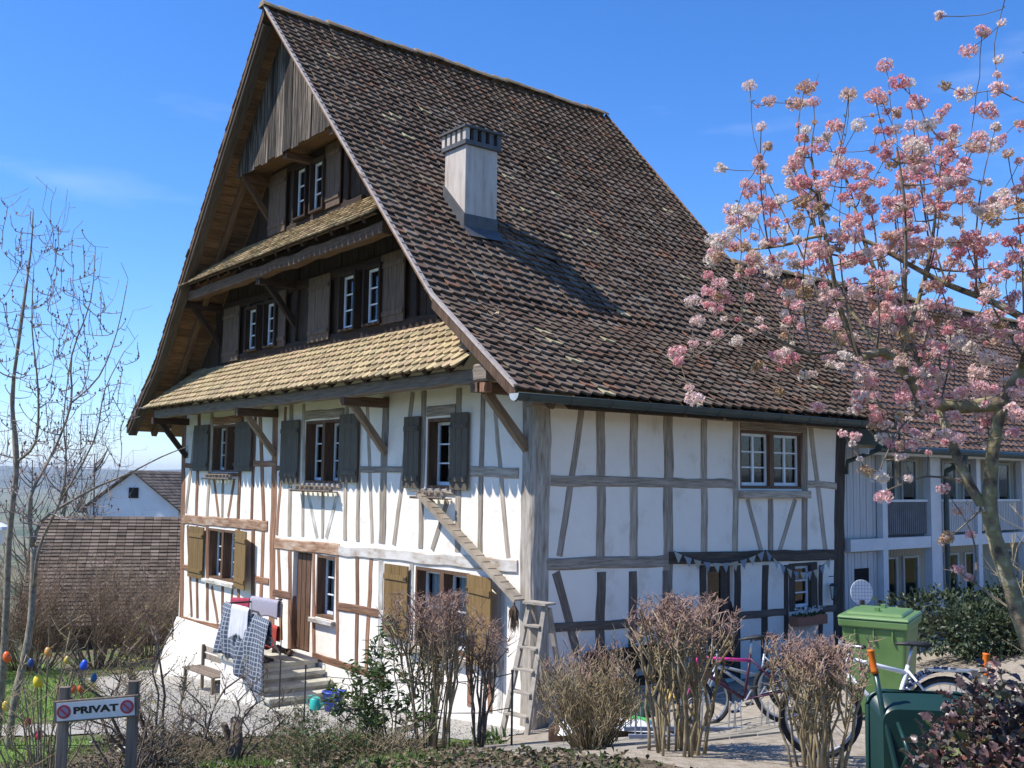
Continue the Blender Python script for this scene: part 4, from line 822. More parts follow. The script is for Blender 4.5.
# iron railing along the landing
rl = thing('iron_railing', 'thin dark iron railing around the landing hung with washing', 'railing', (-7.4, -1.4, .08))
mb = MB()
for (x_, z0, z1) in ((-8.22, .08, 1.1), (-7.4, .08, 1.1), (-6.6, .08, 1.1), (-5.55, -.55, .42)): mb2 = MB(); mb2.tube([(x_, -1.42, z0), (x_, -1.42, z1)], .016, 6); loc(mb2, rl).build('post', 'iron', rl)
mb2 = MB(); mb2.tube([(-8.22, -.15, 1.1), (-8.22, -1.42, 1.1), (-6.6, -1.42, 1.1), (-5.55, -1.42, .42), (-5.5, -1.42, .36)], .018, 8); loc(mb2, rl).build('handrail', 'iron', rl)
mb2 = MB(); mb2.tube([(-8.22, -.8, 1.17), (-6.85, -.8, 1.22)], .008, 6); loc(mb2, rl).build('clothes_bar', 'iron', rl)
for x_ in (-8.22, -6.85): mb2 = MB(); mb2.tube([(x_, -.8, .08), (x_, -.8, 1.2)], .012, 6); loc(mb2, rl).build('post', 'iron', rl)
drape('patterned_blanket', 'blanket', (-8.18, -1.44, 1.13), (-6.0, -1.44, 1.0), 1.18, .5, 'navy blanket with white lattice pattern hanging over the stair railing', 'blanket', seed=1, slant=.15, fold=.085)
drape('white_shirt', 'white_cloth', (-7.55, -1.52, 1.15), (-6.75, -1.52, 1.15), .62, .3, 'pale grey cloth lying over the patterned blanket', 'cloth', seed=4, fold=.03)
drape('grey_towel', 'grey_cloth', (-8.3, -.8, 1.19), (-6.98, -.8, 1.23), .38, .34, 'lilac-grey towel on the bar behind the blanket', 'towel', seed=2, fold=.008)
drape('red_towel', 'red_cloth', (-7.6, -.86, .74), (-6.86, -.86, .74), .45, .3, 'brick-red cloth hanging below the lilac-grey towel', 'towel', seed=5, fold=.015)
mb2 = MB(); mb2.tube([(-8.22, -.86, .72), (-6.85, -.86, .72)], .008, 6); loc(mb2, rl).build('clothes_bar', 'iron', rl)
drape('maroon_towel', 'maroon_cloth', (-9.3, -.8, 1.06), (-8.35, -.8, 1.14), .2, .2, 'maroon cloth at the left end of the washing', 'cloth', seed=6, fold=.02)
mb2 = MB(); mb2.tube([(-9.35, -.8, 1.03), (-8.22, -.8, 1.13)], .008, 6); loc(mb2, rl).build('clothes_bar', 'iron', rl)
# shoes by the door
mt['shoe'] = M('brown_leather', [(.05, .03, .02), (.10, .06, .04)], ns=9, rough=.6, bump=.2); mt['shoe2'] = M('black_shoe', [(.015, .015, .017), (.03, .03, .032)], ns=9, rough=.5, bump=.2)
def shoe(x, y, z, rz, m_, label):
    mb = MB(); P = []
    secs = [(-.13, .035, .10), (-.10, .042, .115), (-.04, .04, .10), (.02, .043, .07), (.09, .048, .055), (.14, .03, .035)]
    for (l, w_, h) in secs: P += [(l, -w_, 0), (l, w_, 0), (l, w_*.75, h), (l, -w_*.75, h)]
    fs = [(3, 2, 1, 0), tuple(len(P)-4+k for k in range(4))]
    for i in range(len(secs)-1):
        for k in range(4): fs.append((i*4+k, i*4+(k+1) % 4, i*4+4+(k+1) % 4, i*4+4+k))
    mb.add(P, fs); o = thing('shoe', label, 'shoe', (x, y, z), rz, 'shoes at the house door'); up_ = mb.build('upper', m_, o, True); mb = MB(); mb.box((0.005, 0, -.002), (.28, .085, .014)); mb.build('sole', 'iron', o)
for (x, y, r_, m_, l) in ((-7.9, -.3, .4, 'shoe', 'brown boot farthest left at the doorstep'), (-7.75, -.42, .9, 'shoe', 'brown boot second from the left at the doorstep'), (-7.5, -.3, 2.2, 'shoe', 'brown shoe in the middle of the doorstep pile'), (-7.32, -.38, 2.9, 'shoe', 'brown shoe at the right of the doorstep pile'), (-6.95, -1.05, 1.2, 'shoe2', 'black shoe at the outer edge of the landing'), (-6.85, -1.2, 1.4, 'shoe2', 'black shoe nearest the blanket on the landing')): shoe(x, y, .094, r_, m_, l)
# garden bench against the plinth
bn = thing('garden_bench', 'weathered wooden garden bench on the gravel left of the steps', 'bench', (-9.7, -1.15, gz(-9.7, -1.15)), .05)
for k in range(4): mb = MB(); mb.bb(-.8, .8, -.22+k*.115, -.12+k*.115, .42, .45); mb.build('seat_slat', 'eave_wood', bn)
for k in range(2): mb = MB(); mb.bb(-.8, .8, .26, .29, .58+k*.16, .70+k*.16); mb.build('back_slat', 'grey_wood', bn)
for x_ in (-.7, .7):
    for y_ in (-.18, .22): mb = MB(); mb.bb(x_-.03, x_+.03, y_-.03, y_+.03, -.05, .42 if y_ < 0 else .9); mb.build('leg', 'eave_wood', bn)
mt['pot'] = M('grey_pot', [(.10, .10, .10), (.16, .16, .16)], ns=6, rough=.8, bump=.1)
mb = MB(); mb.lathe((0, 0, 0), [(.14, 0), (.2, .06), (.22, .22), (.2, .24), (.19, .2), (.02, .18)], 16); o = mb.build('stone_bowl', 'pot', None, True); o.location = (-9.2, -1.0, gz(-9.2, -1.0)); tag(o, 'round grey bowl under the garden bench', 'bowl')
# blue bucket and turquoise can
mt['blue'] = M('blue_plastic', [(.02, .06, .38), (.03, .085, .46)], ns=3, rough=.35, bump=.02, spec=.5); mt['turq'] = M('turquoise_plastic', [(.03, .36, .30), (.05, .44, .38)], ns=3, rough=.4, bump=.02)
bk = thing('bucket', 'bright blue plastic bucket standing on the gravel right of the steps', 'bucket', (-4.55, -.85, gz(-4.55, -.85)))
mb = MB(); mb.lathe((0, 0, 0), [(.15, 0), (.20, .34), (.215, .34), (.215, .36), (.195, .36), (.145, .02)], 20); mb.build('body', 'blue', bk, True)
mb = MB(); mb.tube([(-.2*math.cos(q), .05, .33-.14*math.sin(q)*.6) for q in [math.pi*k/10 for k in range(11)]], .007, 6); mb.build('handle', 'zinc', bk)
wc = thing('watering_can', 'small turquoise watering can left of the blue bucket', 'watering can', (-4.95, -1.0, gz(-4.95, -1.0)), .6)
mb = MB(); mb.lathe((0, 0, 0), [(.09, 0), (.1, .04), (.1, .2), (.06, .24)], 14); mb.build('body', 'turq', wc, True); mb = MB(); mb.tube([(.09, 0, .06), (.2, 0, .2), (.26, 0, .27)], [.025, .015, .03], 8); mb.build('spout', 'turq', wc, True); mb = MB(); mb.tube([(-.09, 0, .05), (-.17, 0, .12), (-.15, 0, .24), (-.03, 0, .27)], .012, 6); mb.build('handle', 'turq', wc, True)
# concrete edging slab by the plinth
mb = MB(); mb.box((0, 0, .06), (.95, .42, .2)); o = mb.build('concrete_block', 'stone'); o.location = (-1.95, -1.35, gz(-1.95, -1.35)); o.rotation_euler.z = .18; bevel(o, .02); tag(o, 'flat concrete kerb block below the plinth right of the bucket', 'block')
# wire fence of thin iron posts
wf = thing('wire_fence', 'low wire fence on thin rusty posts along the yard', 'fence', (-2.5, -1.95, gz(-2.5, -1.95)))
FP = [(-3.5, -1.95, .92), (-1.57, -2.02, .80), (.9, -2.1, .9), (2.6, -2.4, .85)]
for (x_, y_, h) in FP: mb = MB(); z0 = gz(x_, y_); mb.tube([(x_, y_, z0-.05), (x_, y_, z0+h)], .014, 6); mb.tube([(x_, y_, z0+h), (x_, y_, z0+h+.03)], .02, 6); loc(mb, wf).build('post', 'iron', wf)
for hh in (.84, .45):
    mb = MB()
    for (a, b) in zip(FP[:-1], FP[1:]):
        A = V((a[0], a[1], gz(a[0], a[1])+hh)); B = V((b[0], b[1], gz(b[0], b[1])+hh)); mb.tube([A, (A+B)/2+V((0, 0, -.03)), B], .006, 4)
    loc(mb, wf).build('wire', 'iron', wf)
# chicken ladder from the upper window down to the step ladder
A, B = V((-2.72, -.24, 3.44)), V((.06, -.28, 1.93)); dv = (B-A).normalized(); cl = thing('chicken_ladder', 'sloping wooden hen ladder with cleats leaning from the upper window to the step ladder', 'ladder', A)
sd_ = V((0, -1, 0)); nn = dv.cross(sd_); nn = nn if nn.z > 0 else -nn
mb = MB(); mb.bar(A, B, .03, .24, nn.cross(dv)); 
mt['plank_wood'] = M('tan_plank', [(.20, .16, .115), (.30, .25, .19), (.36, .31, .24)], ns=5, rough=.9, bump=.3)
mb = MB(); mb.bar(A, B, .17, .028, nn); loc(mb, cl).build('plank', 'plank_wood', cl)
L_ = (B-A).length; n = 17
for k in range(n):
    p = A+dv*(L_*(k+.5)/n)+nn*.018; mb = MB(); mb.bar(p+sd_*.085, p-sd_*.085, .022, .010, nn); loc(mb, cl).build('cleat', 'plank_wood', cl)
for s_ in (1,): mb = MB(); mb.bar(A+sd_*.095*s_-nn*.02, B+sd_*.095*s_-nn*.02, .018, .06, nn); loc(mb, cl).build('side_rail', 'plank_wood', cl)
# step ladder at the corner
sl_ = thing('step_ladder', 'grey weathered wooden step ladder standing at the house corner', 'ladder', (.33, -.15, gz(.33, -.15)), .15)
mt['ladder_wood'] = M('grey_ladder_wood', [(.20, .175, .14), (.31, .28, .235), (.39, .355, .305)], ns=6, rough=.92, bump=.4)
H = 1.84-gz(.33, -.15)+.05
def rail2(p, q, nm_): mb = MB(); mb.bar(p, q, .045, .08, (1, 0, 0)); return mb.build(nm_, 'ladder_wood', sl_)
rail2((-.15, -.02, H), (-.24, -.50, -.03), 'rail'); rail2((.15, -.02, H), (.24, -.50, -.03), 'rail'); rail2((-.15, .06, H-.05), (-.22, .45, .02), 'rear_leg'); rail2((.15, .06, H-.05), (.22, .45, .02), 'rear_leg')
mb = MB(); mb.bb(-.21, .24, -.12, .12, H, H+.03); mb.build('top_step', 'ladder_wood', sl_)
for k in range(1, 6): t = k/6; mb = MB(); mb.bb(-.15-.09*t, .15+.09*t, -.02-.48*t-.07, -.02-.48*t+.08, H*(1-t)-.012, H*(1-t)+.014); mb.build('step', 'ladder_wood', sl_)
# dried bunch hanging from the ladder end
mt['straw'] = M('dried_brown', [(.05, .03, .02), (.13, .08, .05), (.2, .14, .09)], ns=30, rough=.95, bump=.3, orand=.1)
mb = MB()
for k in range(150):
    a = U(0, 6.28); r_ = U(0, .06); l = U(.15, .42); mb.tube([(r_*math.cos(a)*.4, r_*math.sin(a)*.4, -.02), (r_*math.cos(a)*1.2, r_*math.sin(a)*1.2, -.2*l/.4), (r_*math.cos(a)*1.5+U(-.02, .02), r_*math.sin(a)*1.5, -l)], [.006, .007, .002], 4, False)
mb.tube([(0, 0, .03), (0, 0, -.06)], [.018, .02], 6); o = mb.build('dried_bunch', 'straw'); o.location = (.02, -.36, 1.86); tag(o, 'brown dried bunch hanging under the end of the hen ladder', 'bunch')
# dark log bench and clutter against the long wall
lb = thing('wood_bench', 'dark wooden bench in the shade against the long wall', 'bench', (.55, 1.75, gz(.55, 1.75)))
for k in range(3): mb = MB(); mb.bb(-.22+k*.14, -.1+k*.14, -.9, .9, .40, .45); mb.build('seat_slat', 'dark_wood', lb)
mb = MB(); mb.bb(-.3, -.26, -.9, .9, .55, .9); mb.build('backrest', 'dark_wood', lb)
for y_ in (-.75, .75): mb = MB(); mb.bb(-.28, .2, y_-.04, y_+.04, -.1, .4); mb.build('leg', 'dark_wood', lb)
mt['yellow'] = M('yellow_plastic', [(.38, .26, .04), (.46, .33, .06)], ns=3, rough=.5, bump=.05); mt['dkgreen'] = M('dark_green_plastic', [(.012, .05, .04), (.02, .075, .06)], ns=3, rough=.35, bump=.03, spec=.5)
mb = MB(); mb.lathe((0, 0, 0), [(.13, 0), (.17, .3), (.18, .3), (.18, .33), (.16, .33), (.12, .03)], 18); o = mb.build('yellow_pail', 'yellow', None, True); o.location = (1.55, 1.1, gz(1.55, 1.1)); o.rotation_euler = (0, .35, 0); tag(o, 'yellow pail leaning beside the dark wooden bench', 'pail')
mb = MB(); mb.prism([(-.25, -.18, 0), (.25, -.18, 0), (.29, -.2, .24), (-.29, -.2, .24)], (0, .4, 0)); o = bevel(mb.build('green_crate', 'dkgreen'), .02); o.location = (1.5, .62, gz(1.5, .62)); o.rotation_euler.z = .4; tag(o, 'dark green plastic crate in front of the dark bench', 'crate')
mt['bag'] = M('white_plastic_bag', [(.62, .63, .64), (.74, .75, .76)], ns=9, rough=.35, bump=.6, bd=.02); mt['bag_green'] = M('green_print', [(.06, .42, .08), (.10, .5, .12)], ns=5, rough=.4, bump=.1)
def sack(loc_, rz, sx, label, stripe):
    o = thing('compost_sack', label, 'sack', loc_, rz, 'plastic sacks by the paving'); mb = MB(); n = 12; m_ = 8; vs_ = []
    for i in range(n+1):
        for j in range(m_+1):
            u, v = i/n*2-1, j/m_*2-1; h = .11*max(0, (1-abs(u)**3))**.5*max(0, 1-abs(v)**3)**.5+.02*noise.noise((u*3+sx, v*3, 1)); vs_.append((u*.34*sx, v*.2, max(.005, h)))
    mb.add(vs_, [(i*(m_+1)+j, (i+1)*(m_+1)+j, (i+1)*(m_+1)+j+1, i*(m_+1)+j+1) for i in range(n) for j in range(m_)]); mb.build('body', 'bag', o, True)
    if stripe:
        mb = MB(); vs2 = [(v[0], v[1], v[2]+.006) for v in vs_]; k = m_+1; mb.add([vs2[i*k+j] for i in range(6, 12) for j in range(k)], [((i)*k+j, (i+1)*k+j, (i+1)*k+j+1, i*k+j+1) for i in range(5) for j in range(3, m_-1)]); mb.build('print', 'bag_green', o, True)
sack((3.4, -1.35, gz(3.4, -1.35)+.12), .75, 1, 'white plastic sack with green print lying on the low kerb', True); sack((3.0, -1.75, gz(3.0, -1.75)+.12), .95, .7, 'plain white plastic sack at the left end of the low kerb', False)
mb = MB(); mb.box((0, 0, 0), (1.5, .28, .22)); o = mb.build('kerb_log', 'brown_wood'); o.location = (3.3, -1.45, gz(3.3, -1.45)+.02); o.rotation_euler.z = .85; bevel(o, .03); tag(o, 'low dark timber kerb under the white plastic sacks', 'kerb')
# lantern, flower box and bunting on the long wall
ln = thing('wall_lantern', 'dark iron lantern hanging on the wall near the far corner post', 'lantern', (.14, 7.46, 1.58))
mb = MB(); mb.tube([(-.12, 0, .32), (0, 0, .34), (0, 0, .25)], .01, 6); mb.build('bracket', 'iron', ln)
mb = MB(); mb.lathe((0, 0, 0), [(.07, .2), (.11, .16), (.115, .15)], 6); mb.build('cap', 'iron', ln); mb = MB(); mb.lathe((0, 0, 0), [(.06, -.12), (.06, -.10)], 6); mb.build('base', 'iron', ln)
mb = MB(); mb.lathe((0, 0, 0), [(.055, -.1), (.095, .15)], 6); mb.build('glass_body', 'glass', ln)
for k in range(6): q = k*math.pi/3; mb = MB(); mb.tube([(.06*math.cos(q), .06*math.sin(q), -.11), (.1*math.cos(q), .1*math.sin(q), .15)], .007, 4); mb.build('rib', 'iron', ln)
fb = thing('flower_box', 'brown wooden flower box with white flowers below the small window', 'flower box', (.16, 6.6, 1.08)); mb = MB(); mb.bb(-.1, .1, -.45, .45, -.02, .16); mb.build('box', 'terracotta', fb)
mt['petal_w'] = M('white_petals', [(.66, .66, .64), (.78, .78, .76)], ns=20, rough=.8, bump=.2, trans=.25); mt['leaf'] = ramp_mat('green_leaves', [(0, (.045, .085, .02)), (.5, (.07, .12, .03)), (1, (.10, .15, .04))], ns=20, rough=.55, spec=.4, bump=0, gmax=.3, trans=.25)
def leaf(mb, p, d, l, w_, up_=None, r=0., cup=.25):
    d = V(d).normalized(); s_ = d.cross(up_ or V((U(-1, 1), U(-1, 1), U(.2, 1)))); 
    if s_.length < 1e-3: s_ = d.orthogonal()
    s_.normalize(); n_ = s_.cross(d); p = V(p)
    mb.add([p, p+d*l*.45+s_*w_/2+n_*w_*cup, p+d*l-n_*l*.08, p+d*l*.45-s_*w_/2+n_*w_*cup, p+d*l*.5], [(0, 1, 4), (1, 2, 4), (2, 3, 4), (3, 0, 4)], r or U(.01, 1))
mb = MB(); m2 = MB()
for k in range(90): leaf(mb, (U(-.1, .1), U(-.42, .42), .14), (U(-.5, .8), U(-.6, .6), U(.2, 1)), U(.06, .11), .05)
for k in range(60): leaf(m2, (U(-.08, .14), U(-.4, .4), U(.2, .3)), (U(-.5, .8), U(-.6, .6), U(-.2, .8)), .05, .05)
mb.build('foliage', 'leaf', fb, kind='stuff'); m2.build('flowers', 'petal_w', fb, kind='stuff')
bu = thing('bunting', 'string of pale triangular pennants sagging along the dark beam of the long wall', 'bunting', (.2, 5.2, 2.4)); FL_ = []
for seg in ((V((.14, 2.95, 2.55)), V((.2, 5.3, 2.50)), .22), (V((.2, 5.3, 2.50)), V((.2, 7.3, 2.30)), .35)):
    for k in range(11): t = k/10; FL_.append(seg[0].lerp(seg[1], t)+V((0, 0, -seg[2]*4*t*(1-t))))
mb = MB(); mb.tube(FL_, .006, 4); loc(mb, bu).build('string', 'iron', bu)
cols_ = [M('pennant_%d' % i, [c, c], rough=.9, bump=0, trans=.2) for i, c in enumerate([(.42, .44, .38), (.30, .33, .36), (.44, .40, .30), (.24, .28, .33)])]
for k in range(0, len(FL_)-1):
    a, b = FL_[k], FL_[k].lerp(FL_[k+1], .82)
    if (b-a).length < .02: continue
    mb = MB(); mb.prism([a, b, (a+b)/2+V((.02, U(-.02, .02), -.17))], (.004, 0, 0)); loc(mb, bu).build('pennant', cols_[k % 4], bu)
# round white panel with a grid (behind the bin)
pn = thing('round_grid_panel', 'white rounded panel with blue grid lines on a black stand behind the bin', 'panel', (4.25, 2.13, gz(4.25, 2.13)), math.radians(52))
mt['panel_w'] = M('white_panel', [(.52, .55, .58), (.6, .63, .66)], ns=3, rough=.5, bump=0); mt['gridblue'] = M('blue_line', [(.16, .22, .34), (.2, .26, .38)], rough=.6, bump=0)
zc = 2.3-gz(4.25, 2.13); mb = MB(); mb.prism([(.145*math.cos(q)*(1 if math.sin(q) > 0 else 1), 0, zc+.165*math.sin(q)) for q in [2*math.pi*k/28 for k in range(28)]], (0, .015, 0)); pb = mb.build('board', 'panel_w', pn)
for k in range(-3, 4): hh = .165*math.sqrt(max(0, 1-(k*.04/.145)**2)); mb = MB(); mb.bb(k*.04-.003, k*.04+.003, -.004, -.001, zc-hh, zc+hh); mb.build('grid_line', 'gridblue', pb)
for k in range(-3, 4): hh = .145*math.sqrt(max(0, 1-(k*.045/.165)**2)); mb = MB(); mb.bb(-hh, hh, -.0045, -.0015, zc+k*.045-.003, zc+k*.045+.003); mb.build('grid_line', 'gridblue', pb)
mb = MB(); mb.bb(-.025, .025, -.03, .03, 0, zc-.1); mb.bb(-.18, .18, -.18, .18, 0, .05); mb.build('stand', 'iron', pn)
# ---- green wheeled bin
mt['bin'] = M('green_bin_plastic', [(.085, .165, .05), (.115, .21, .065), (.14, .235, .085)], ns=3.5, rough=.45, bump=.04, spec=.45); mt['bin_print'] = M('white_print', [(.30, .38, .27), (.36, .44, .33)], ns=30, rough=.6, bump=0)
bx0 = (6.10, -.35); bn_ = thing('wheeled_bin', 'green plastic wheeled bin with flat lid beside the white bicycle', 'bin', (bx0[0], bx0[1], gz(*bx0)), math.radians(22)); bn_.scale = (1.12, 1.12, 1.02)
def frust(mb, w0, d0, z0, w1, d1, z1, y0=0, y1=0):
    mb.add([(-w0/2, y0-d0/2, z0), (w0/2, y0-d0/2, z0), (w0/2, y0+d0/2, z0), (-w0/2, y0+d0/2, z0), (-w1/2, y1-d1/2, z1), (w1/2, y1-d1/2, z1), (w1/2, y1+d1/2, z1), (-w1/2, y1+d1/2, z1)], [(3, 2, 1, 0), (4, 5, 6, 7), (0, 1, 5, 4), (1, 2, 6, 5), (2, 3, 7, 6), (3, 0, 4, 7)]); return mb
mb = MB(); frust(mb, .46, .52, .06, .56, .68, .93); bevel(mb.build('body', 'bin', bn_), .03, 3); mb = MB(); frust(mb, .60, .73, .92, .61, .74, 1.0); rim_ = bevel(mb.build('rim', 'bin', bn_), .015)
mb = MB(); frust(mb, .62, .76, 1.004, .60, .72, 1.035); frust(mb, .50, .60, 1.035, .46, .54, 1.065); lid = bevel(mb.build('lid', 'bin', bn_), .012)
for y_ in (-.15, .15): mb = MB(); mb.bb(-.02, .02, y_-.03, y_+.03, 1.06, 1.10); mb.build('lid_grip', 'bin', lid)
for x_ in (-.16, .0, .16): mb = MB(); mb.bb(x_-.006, x_+.006, -.352, -.338, .80, .92); mb.build('rib', 'bin', bn_)
mb = MB(); mb.tube([(-.24, .40, .98), (-.24, .46, 1.0), (.24, .46, 1.0), (.24, .40, .98)], .016, 8); mb.build('handle', 'bin', bn_)
for x_ in (-.26, .26):
    mb = MB(); mb.tube([(x_-.03, .30, .10), (x_+.03, .30, .10)], .10, 16); mb.build('wheel', 'iron', bn_)
mb = MB()
for (z_, hw) in ((.74, .12), (.70, .10)): mb.add([(.276-.0575*(.93-z_)+.004, -hw, z_-.012), (.276-.0575*(.93-z_)+.004, hw, z_-.012), (.276-.0575*(.93-z_)+.005, hw, z_+.012), (.276-.0575*(.93-z_)+.005, -hw, z_+.012)], [(0, 1, 2, 3)])
for k in range(3):
    q = k*2*math.pi/3+.5; c_ = (.272-.0575*.35+.006, .07*math.cos(q)*.8, .58+.07*math.sin(q)); mb.box(c_, (.002, .09, .022), Matrix.Rotation(q+math.pi/2, 3, 'X'))
mb.build('print', 'bin_print', bn_)
# ---- bicycles
mt['tyre'] = M('black_rubber', [(.018, .018, .018), (.035, .034, .033)], ns=20, rough=.8, bump=.2); mt['alu'] = M('bright_alloy', [(.45, .46, .47), (.58, .59, .60)], ns=9, rough=.35, bump=0, metal=.7)
mt['bike_white'] = M('white_bike_paint', [(.68, .70, .72), (.76, .78, .80)], ns=2, rough=.3, bump=0, spec=.5); mt['bike_pink'] = M('pink_bike_paint', [(.55, .03, .22), (.62, .05, .28)], ns=2, rough=.3, bump=0, spec=.5); mt['bike_dark'] = M('dark_plum_bike_paint', [(.05, .015, .035), (.07, .02, .05)], ns=2, rough=.35, bump=0); mt['bike_grey'] = M('silver_bike_paint', [(.25, .27, .30), (.32, .34, .37)], ns=2, rough=.3, bump=0, metal=.4)
def ring(mb, c, R_, r_, n=32, k=6):
    vs_, fs = [], []
    for i in range(n):
        a = 2*math.pi*i/n
        for j in range(k): b = 2*math.pi*j/k; vs_.append((c[0]+(R_+r_*math.cos(b))*math.cos(a), c[1]+r_*math.sin(b), c[2]+(R_+r_*math.cos(b))*math.sin(a)))
    for i in range(n):
        for j in range(k): fs.append((i*k+j, ((i+1) % n)*k+j, ((i+1) % n)*k+(j+1) % k, i*k+(j+1) % k))
    mb.add(vs_, fs)
def bicycle(label, front, rear, frame_m, tyre_r=.34, ftype='mtb', group='bicycles parked by the bin', lean=.06):
    front, rear = V(front), V(rear); d = front-rear; L_ = d.length; ang = math.atan2(d.y, d.x); pit_ = -math.atan2(d.z, math.hypot(d.x, d.y))
    o = thing('bicycle', label, 'bicycle', rear, 0, group, rot=(lean, pit_, ang)); R_ = tyre_r; wb_ = L_
    for (cx, nm_) in ((0, 'rear'), (wb_, 'front')):
        mb = MB(); ring(mb, (cx, 0, R_), R_-.024, .024); wh = mb.build('tyre', 'tyre', o, True)
        mb = MB(); ring(mb, (cx, 0, R_), R_-.055, .013); mb.build('rim', 'alu', wh, True)
        mb = MB()
        for k in range(20): a = 2*math.pi*k/20; mb.tube([(cx+.02*math.cos(a), .02*(-1)**k, R_+.02*math.sin(a)), (cx+(R_-.06)*math.cos(a+.15*(-1)**(k//2)), 0, R_+(R_-.06)*math.sin(a+.15*(-1)**(k//2)))], .0022, 3, False)
        mb.tube([(cx, -.05, R_), (cx, .05, R_)], .022, 8); mb.build('spokes', 'alu', wh)
    bb = (.44, 0, R_-.04); st0 = (.30, 0, R_+.42); hd0, hd1 = (wb_-.235, 0, R_+.46), (wb_-.20, 0, R_+.36)
    def tb(nm_, pts, r_, m_=frame_m): mb = MB(); mb.tube(pts, r_, 8); return mb.build(nm_, m_, o, True)
    fm2 = 'bike_dark' if frame_m == 'bike_pink' else frame_m
    tb('seat_tube', [bb, st0], .017, fm2); tb('top_tube', [(.315, 0, R_+.36), hd0] if ftype == 'mtb' else [(.38, 0, R_+.16), hd1], .018); tb('down_tube', [bb, hd1], .021, fm2); tb('head_tube', [(hd0[0]-.01, 0, hd0[2]+.05), hd1], .022)
    for y_ in (-.06, .06): tb('chain_stay', [bb, (.0, y_, R_)], .010, fm2); tb('seat_stay', [(.31, y_*.3, R_+.38), (0, y_, R_)], .010, fm2); tb('fork_blade', [(hd1[0], y_*.9, hd1[2]-.02), (wb_, y_, R_)], .014, 'iron' if frame_m == 'bike_white' else frame_m)
    tb('seat_post', [st0, (.26, 0, R_+.58)], .013, 'alu')
    mb = MB(); P = []
    for (x_, w_, h) in ((.12, .075, .02), (.2, .07, .03), (.3, .03, .025), (.40, .018, .015)): P += [(x_, -w_, R_+.58), (x_, w_, R_+.58), (x_, w_*.8, R_+.585+h), (x_, -w_*.8, R_+.585+h)]
    mb.add(P, [(3, 2, 1, 0), (12, 13, 14, 15)]+[(i*4+k, i*4+(k+1) % 4, i*4+4+(k+1) % 4, i*4+4+k) for i in range(3) for k in range(4)]); mb.build('saddle', 'shoe2', o, True)
    tb('stem', [(hd0[0]-.01, 0, hd0[2]+.05), (hd0[0]+.04, 0, hd0[2]+.11)], .014, 'iron'); hb_ = tb('handlebar', [(hd0[0]-.02, -.29, hd0[2]+.12), (hd0[0]+.04, -.1, hd0[2]+.11), (hd0[0]+.04, .1, hd0[2]+.11), (hd0[0]-.02, .29, hd0[2]+.12)], .012, 'alu')
    for s_ in (-1, 1): mb = MB(); mb.tube([(hd0[0]-.02, s_*.18, hd0[2]+.12), (hd0[0]-.03, s_*.31, hd0[2]+.122)], .018, 8); mb.build('grip', 'tyre', hb_, True)
    mb = MB(); ring(mb, (bb[0], -.05, bb[2]), .085, .005, 24, 4); cs = mb.build('chainring', 'iron', o)
    mb = MB(); mb.tube([(bb[0], -.06, bb[2]), (bb[0]+.1, -.07, bb[2]-.13)], .009, 6); mb.tube([(bb[0], .06, bb[2]), (bb[0]-.1, .07, bb[2]+.13)], .009, 6); mb.tube([(bb[0], -.06, bb[2]), (bb[0], .06, bb[2])], .012, 6); mb.build('crank', 'alu', cs)
    for (x_, y_, z_) in ((bb[0]+.1, -.11, bb[2]-.13), (bb[0]-.1, .11, bb[2]+.13)): mb = MB(); mb.box((x_, y_, z_), (.09, .07, .02)); mb.build('pedal', 'iron', cs)
    return o
def on(x, y): return (x, y, gz(x, y))
bw = bicycle('white mountain bicycle standing in front of the green bin', on(6.98, -2.62), on(7.62, -1.82), 'bike_white', .345)
mb = MB(); mb.bb(-.28, .14, -.07, .07, .73, .745); mb.tube([(-.1, .05, .36), (-.12, .05, .73)], .007, 5); mb.tube([(-.1, -.05, .36), (-.12, -.05, .73)], .007, 5); mb.build('rack', 'alu', bw)
mt['dots'] = ramp_mat('navy_dotted', [(0, (.02, .03, .07)), (.6, (.03, .045, .10)), (.7, (.5, .52, .55)), (1, (.5, .52, .55))], ns=60, gmax=.2)
mb = MB()
for k in range(60): a = .55+1.75*k/60; mb.box((.40*math.cos(a), U(-.05, .05), .345+.40*math.sin(a)), (.03, .03, .012), Matrix.Rotation(-a, 3, 'Y'), U(.01, 1))
for k in range(16): a = .5+1.9*k/16; a2 = .5+1.9*(k+1)/16; mb.add([(.385*math.cos(a), -.06, .345+.385*math.sin(a)), (.385*math.cos(a2), -.06, .345+.385*math.sin(a2)), (.385*math.cos(a2), .06, .345+.385*math.sin(a2)), (.385*math.cos(a), .06, .345+.385*math.sin(a))], [(0, 1, 2, 3)], .2)
mb.build('mudguard', 'dots', bw)
bicycle('pink-framed bicycle half hidden behind the trimmed shrubs', on(4.42, -1.40), on(5.1, -.55), 'bike_pink', .34, 'mtb')
bicycle('silver bicycle standing behind the pink one near the wall', on(3.95, -.55), on(4.6, .30), 'bike_grey', .33, 'city', lean=-.06)
rk = thing('bicycle_rack', 'low blue-grey steel bicycle rack on the paving', 'rack', on(4.75, -1.55), .95)
mt['rack'] = M('blue_grey_steel', [(.14, .17, .24), (.20, .23, .30)], ns=6, rough=.5, bump=.05)
for y_ in (-.16, .16): mb = MB(); mb.bar((-.8, y_, .04), (.8, y_, .04), .04, .04); mb.build('base_bar', 'rack', rk)
for k in range(5): x_ = -.7+k*.35; mb = MB(); mb.tube([(x_-.03, -.16, .05), (x_-.03, -.1, .34), (x_-.03, .1, .34), (x_-.03, .16, .05)], .009, 6); mb.tube([(x_+.03, -.16, .05), (x_+.03, -.1, .34), (x_+.03, .1, .34), (x_+.03, .16, .05)], .009, 6); mb.build('hoop', 'alu', rk)
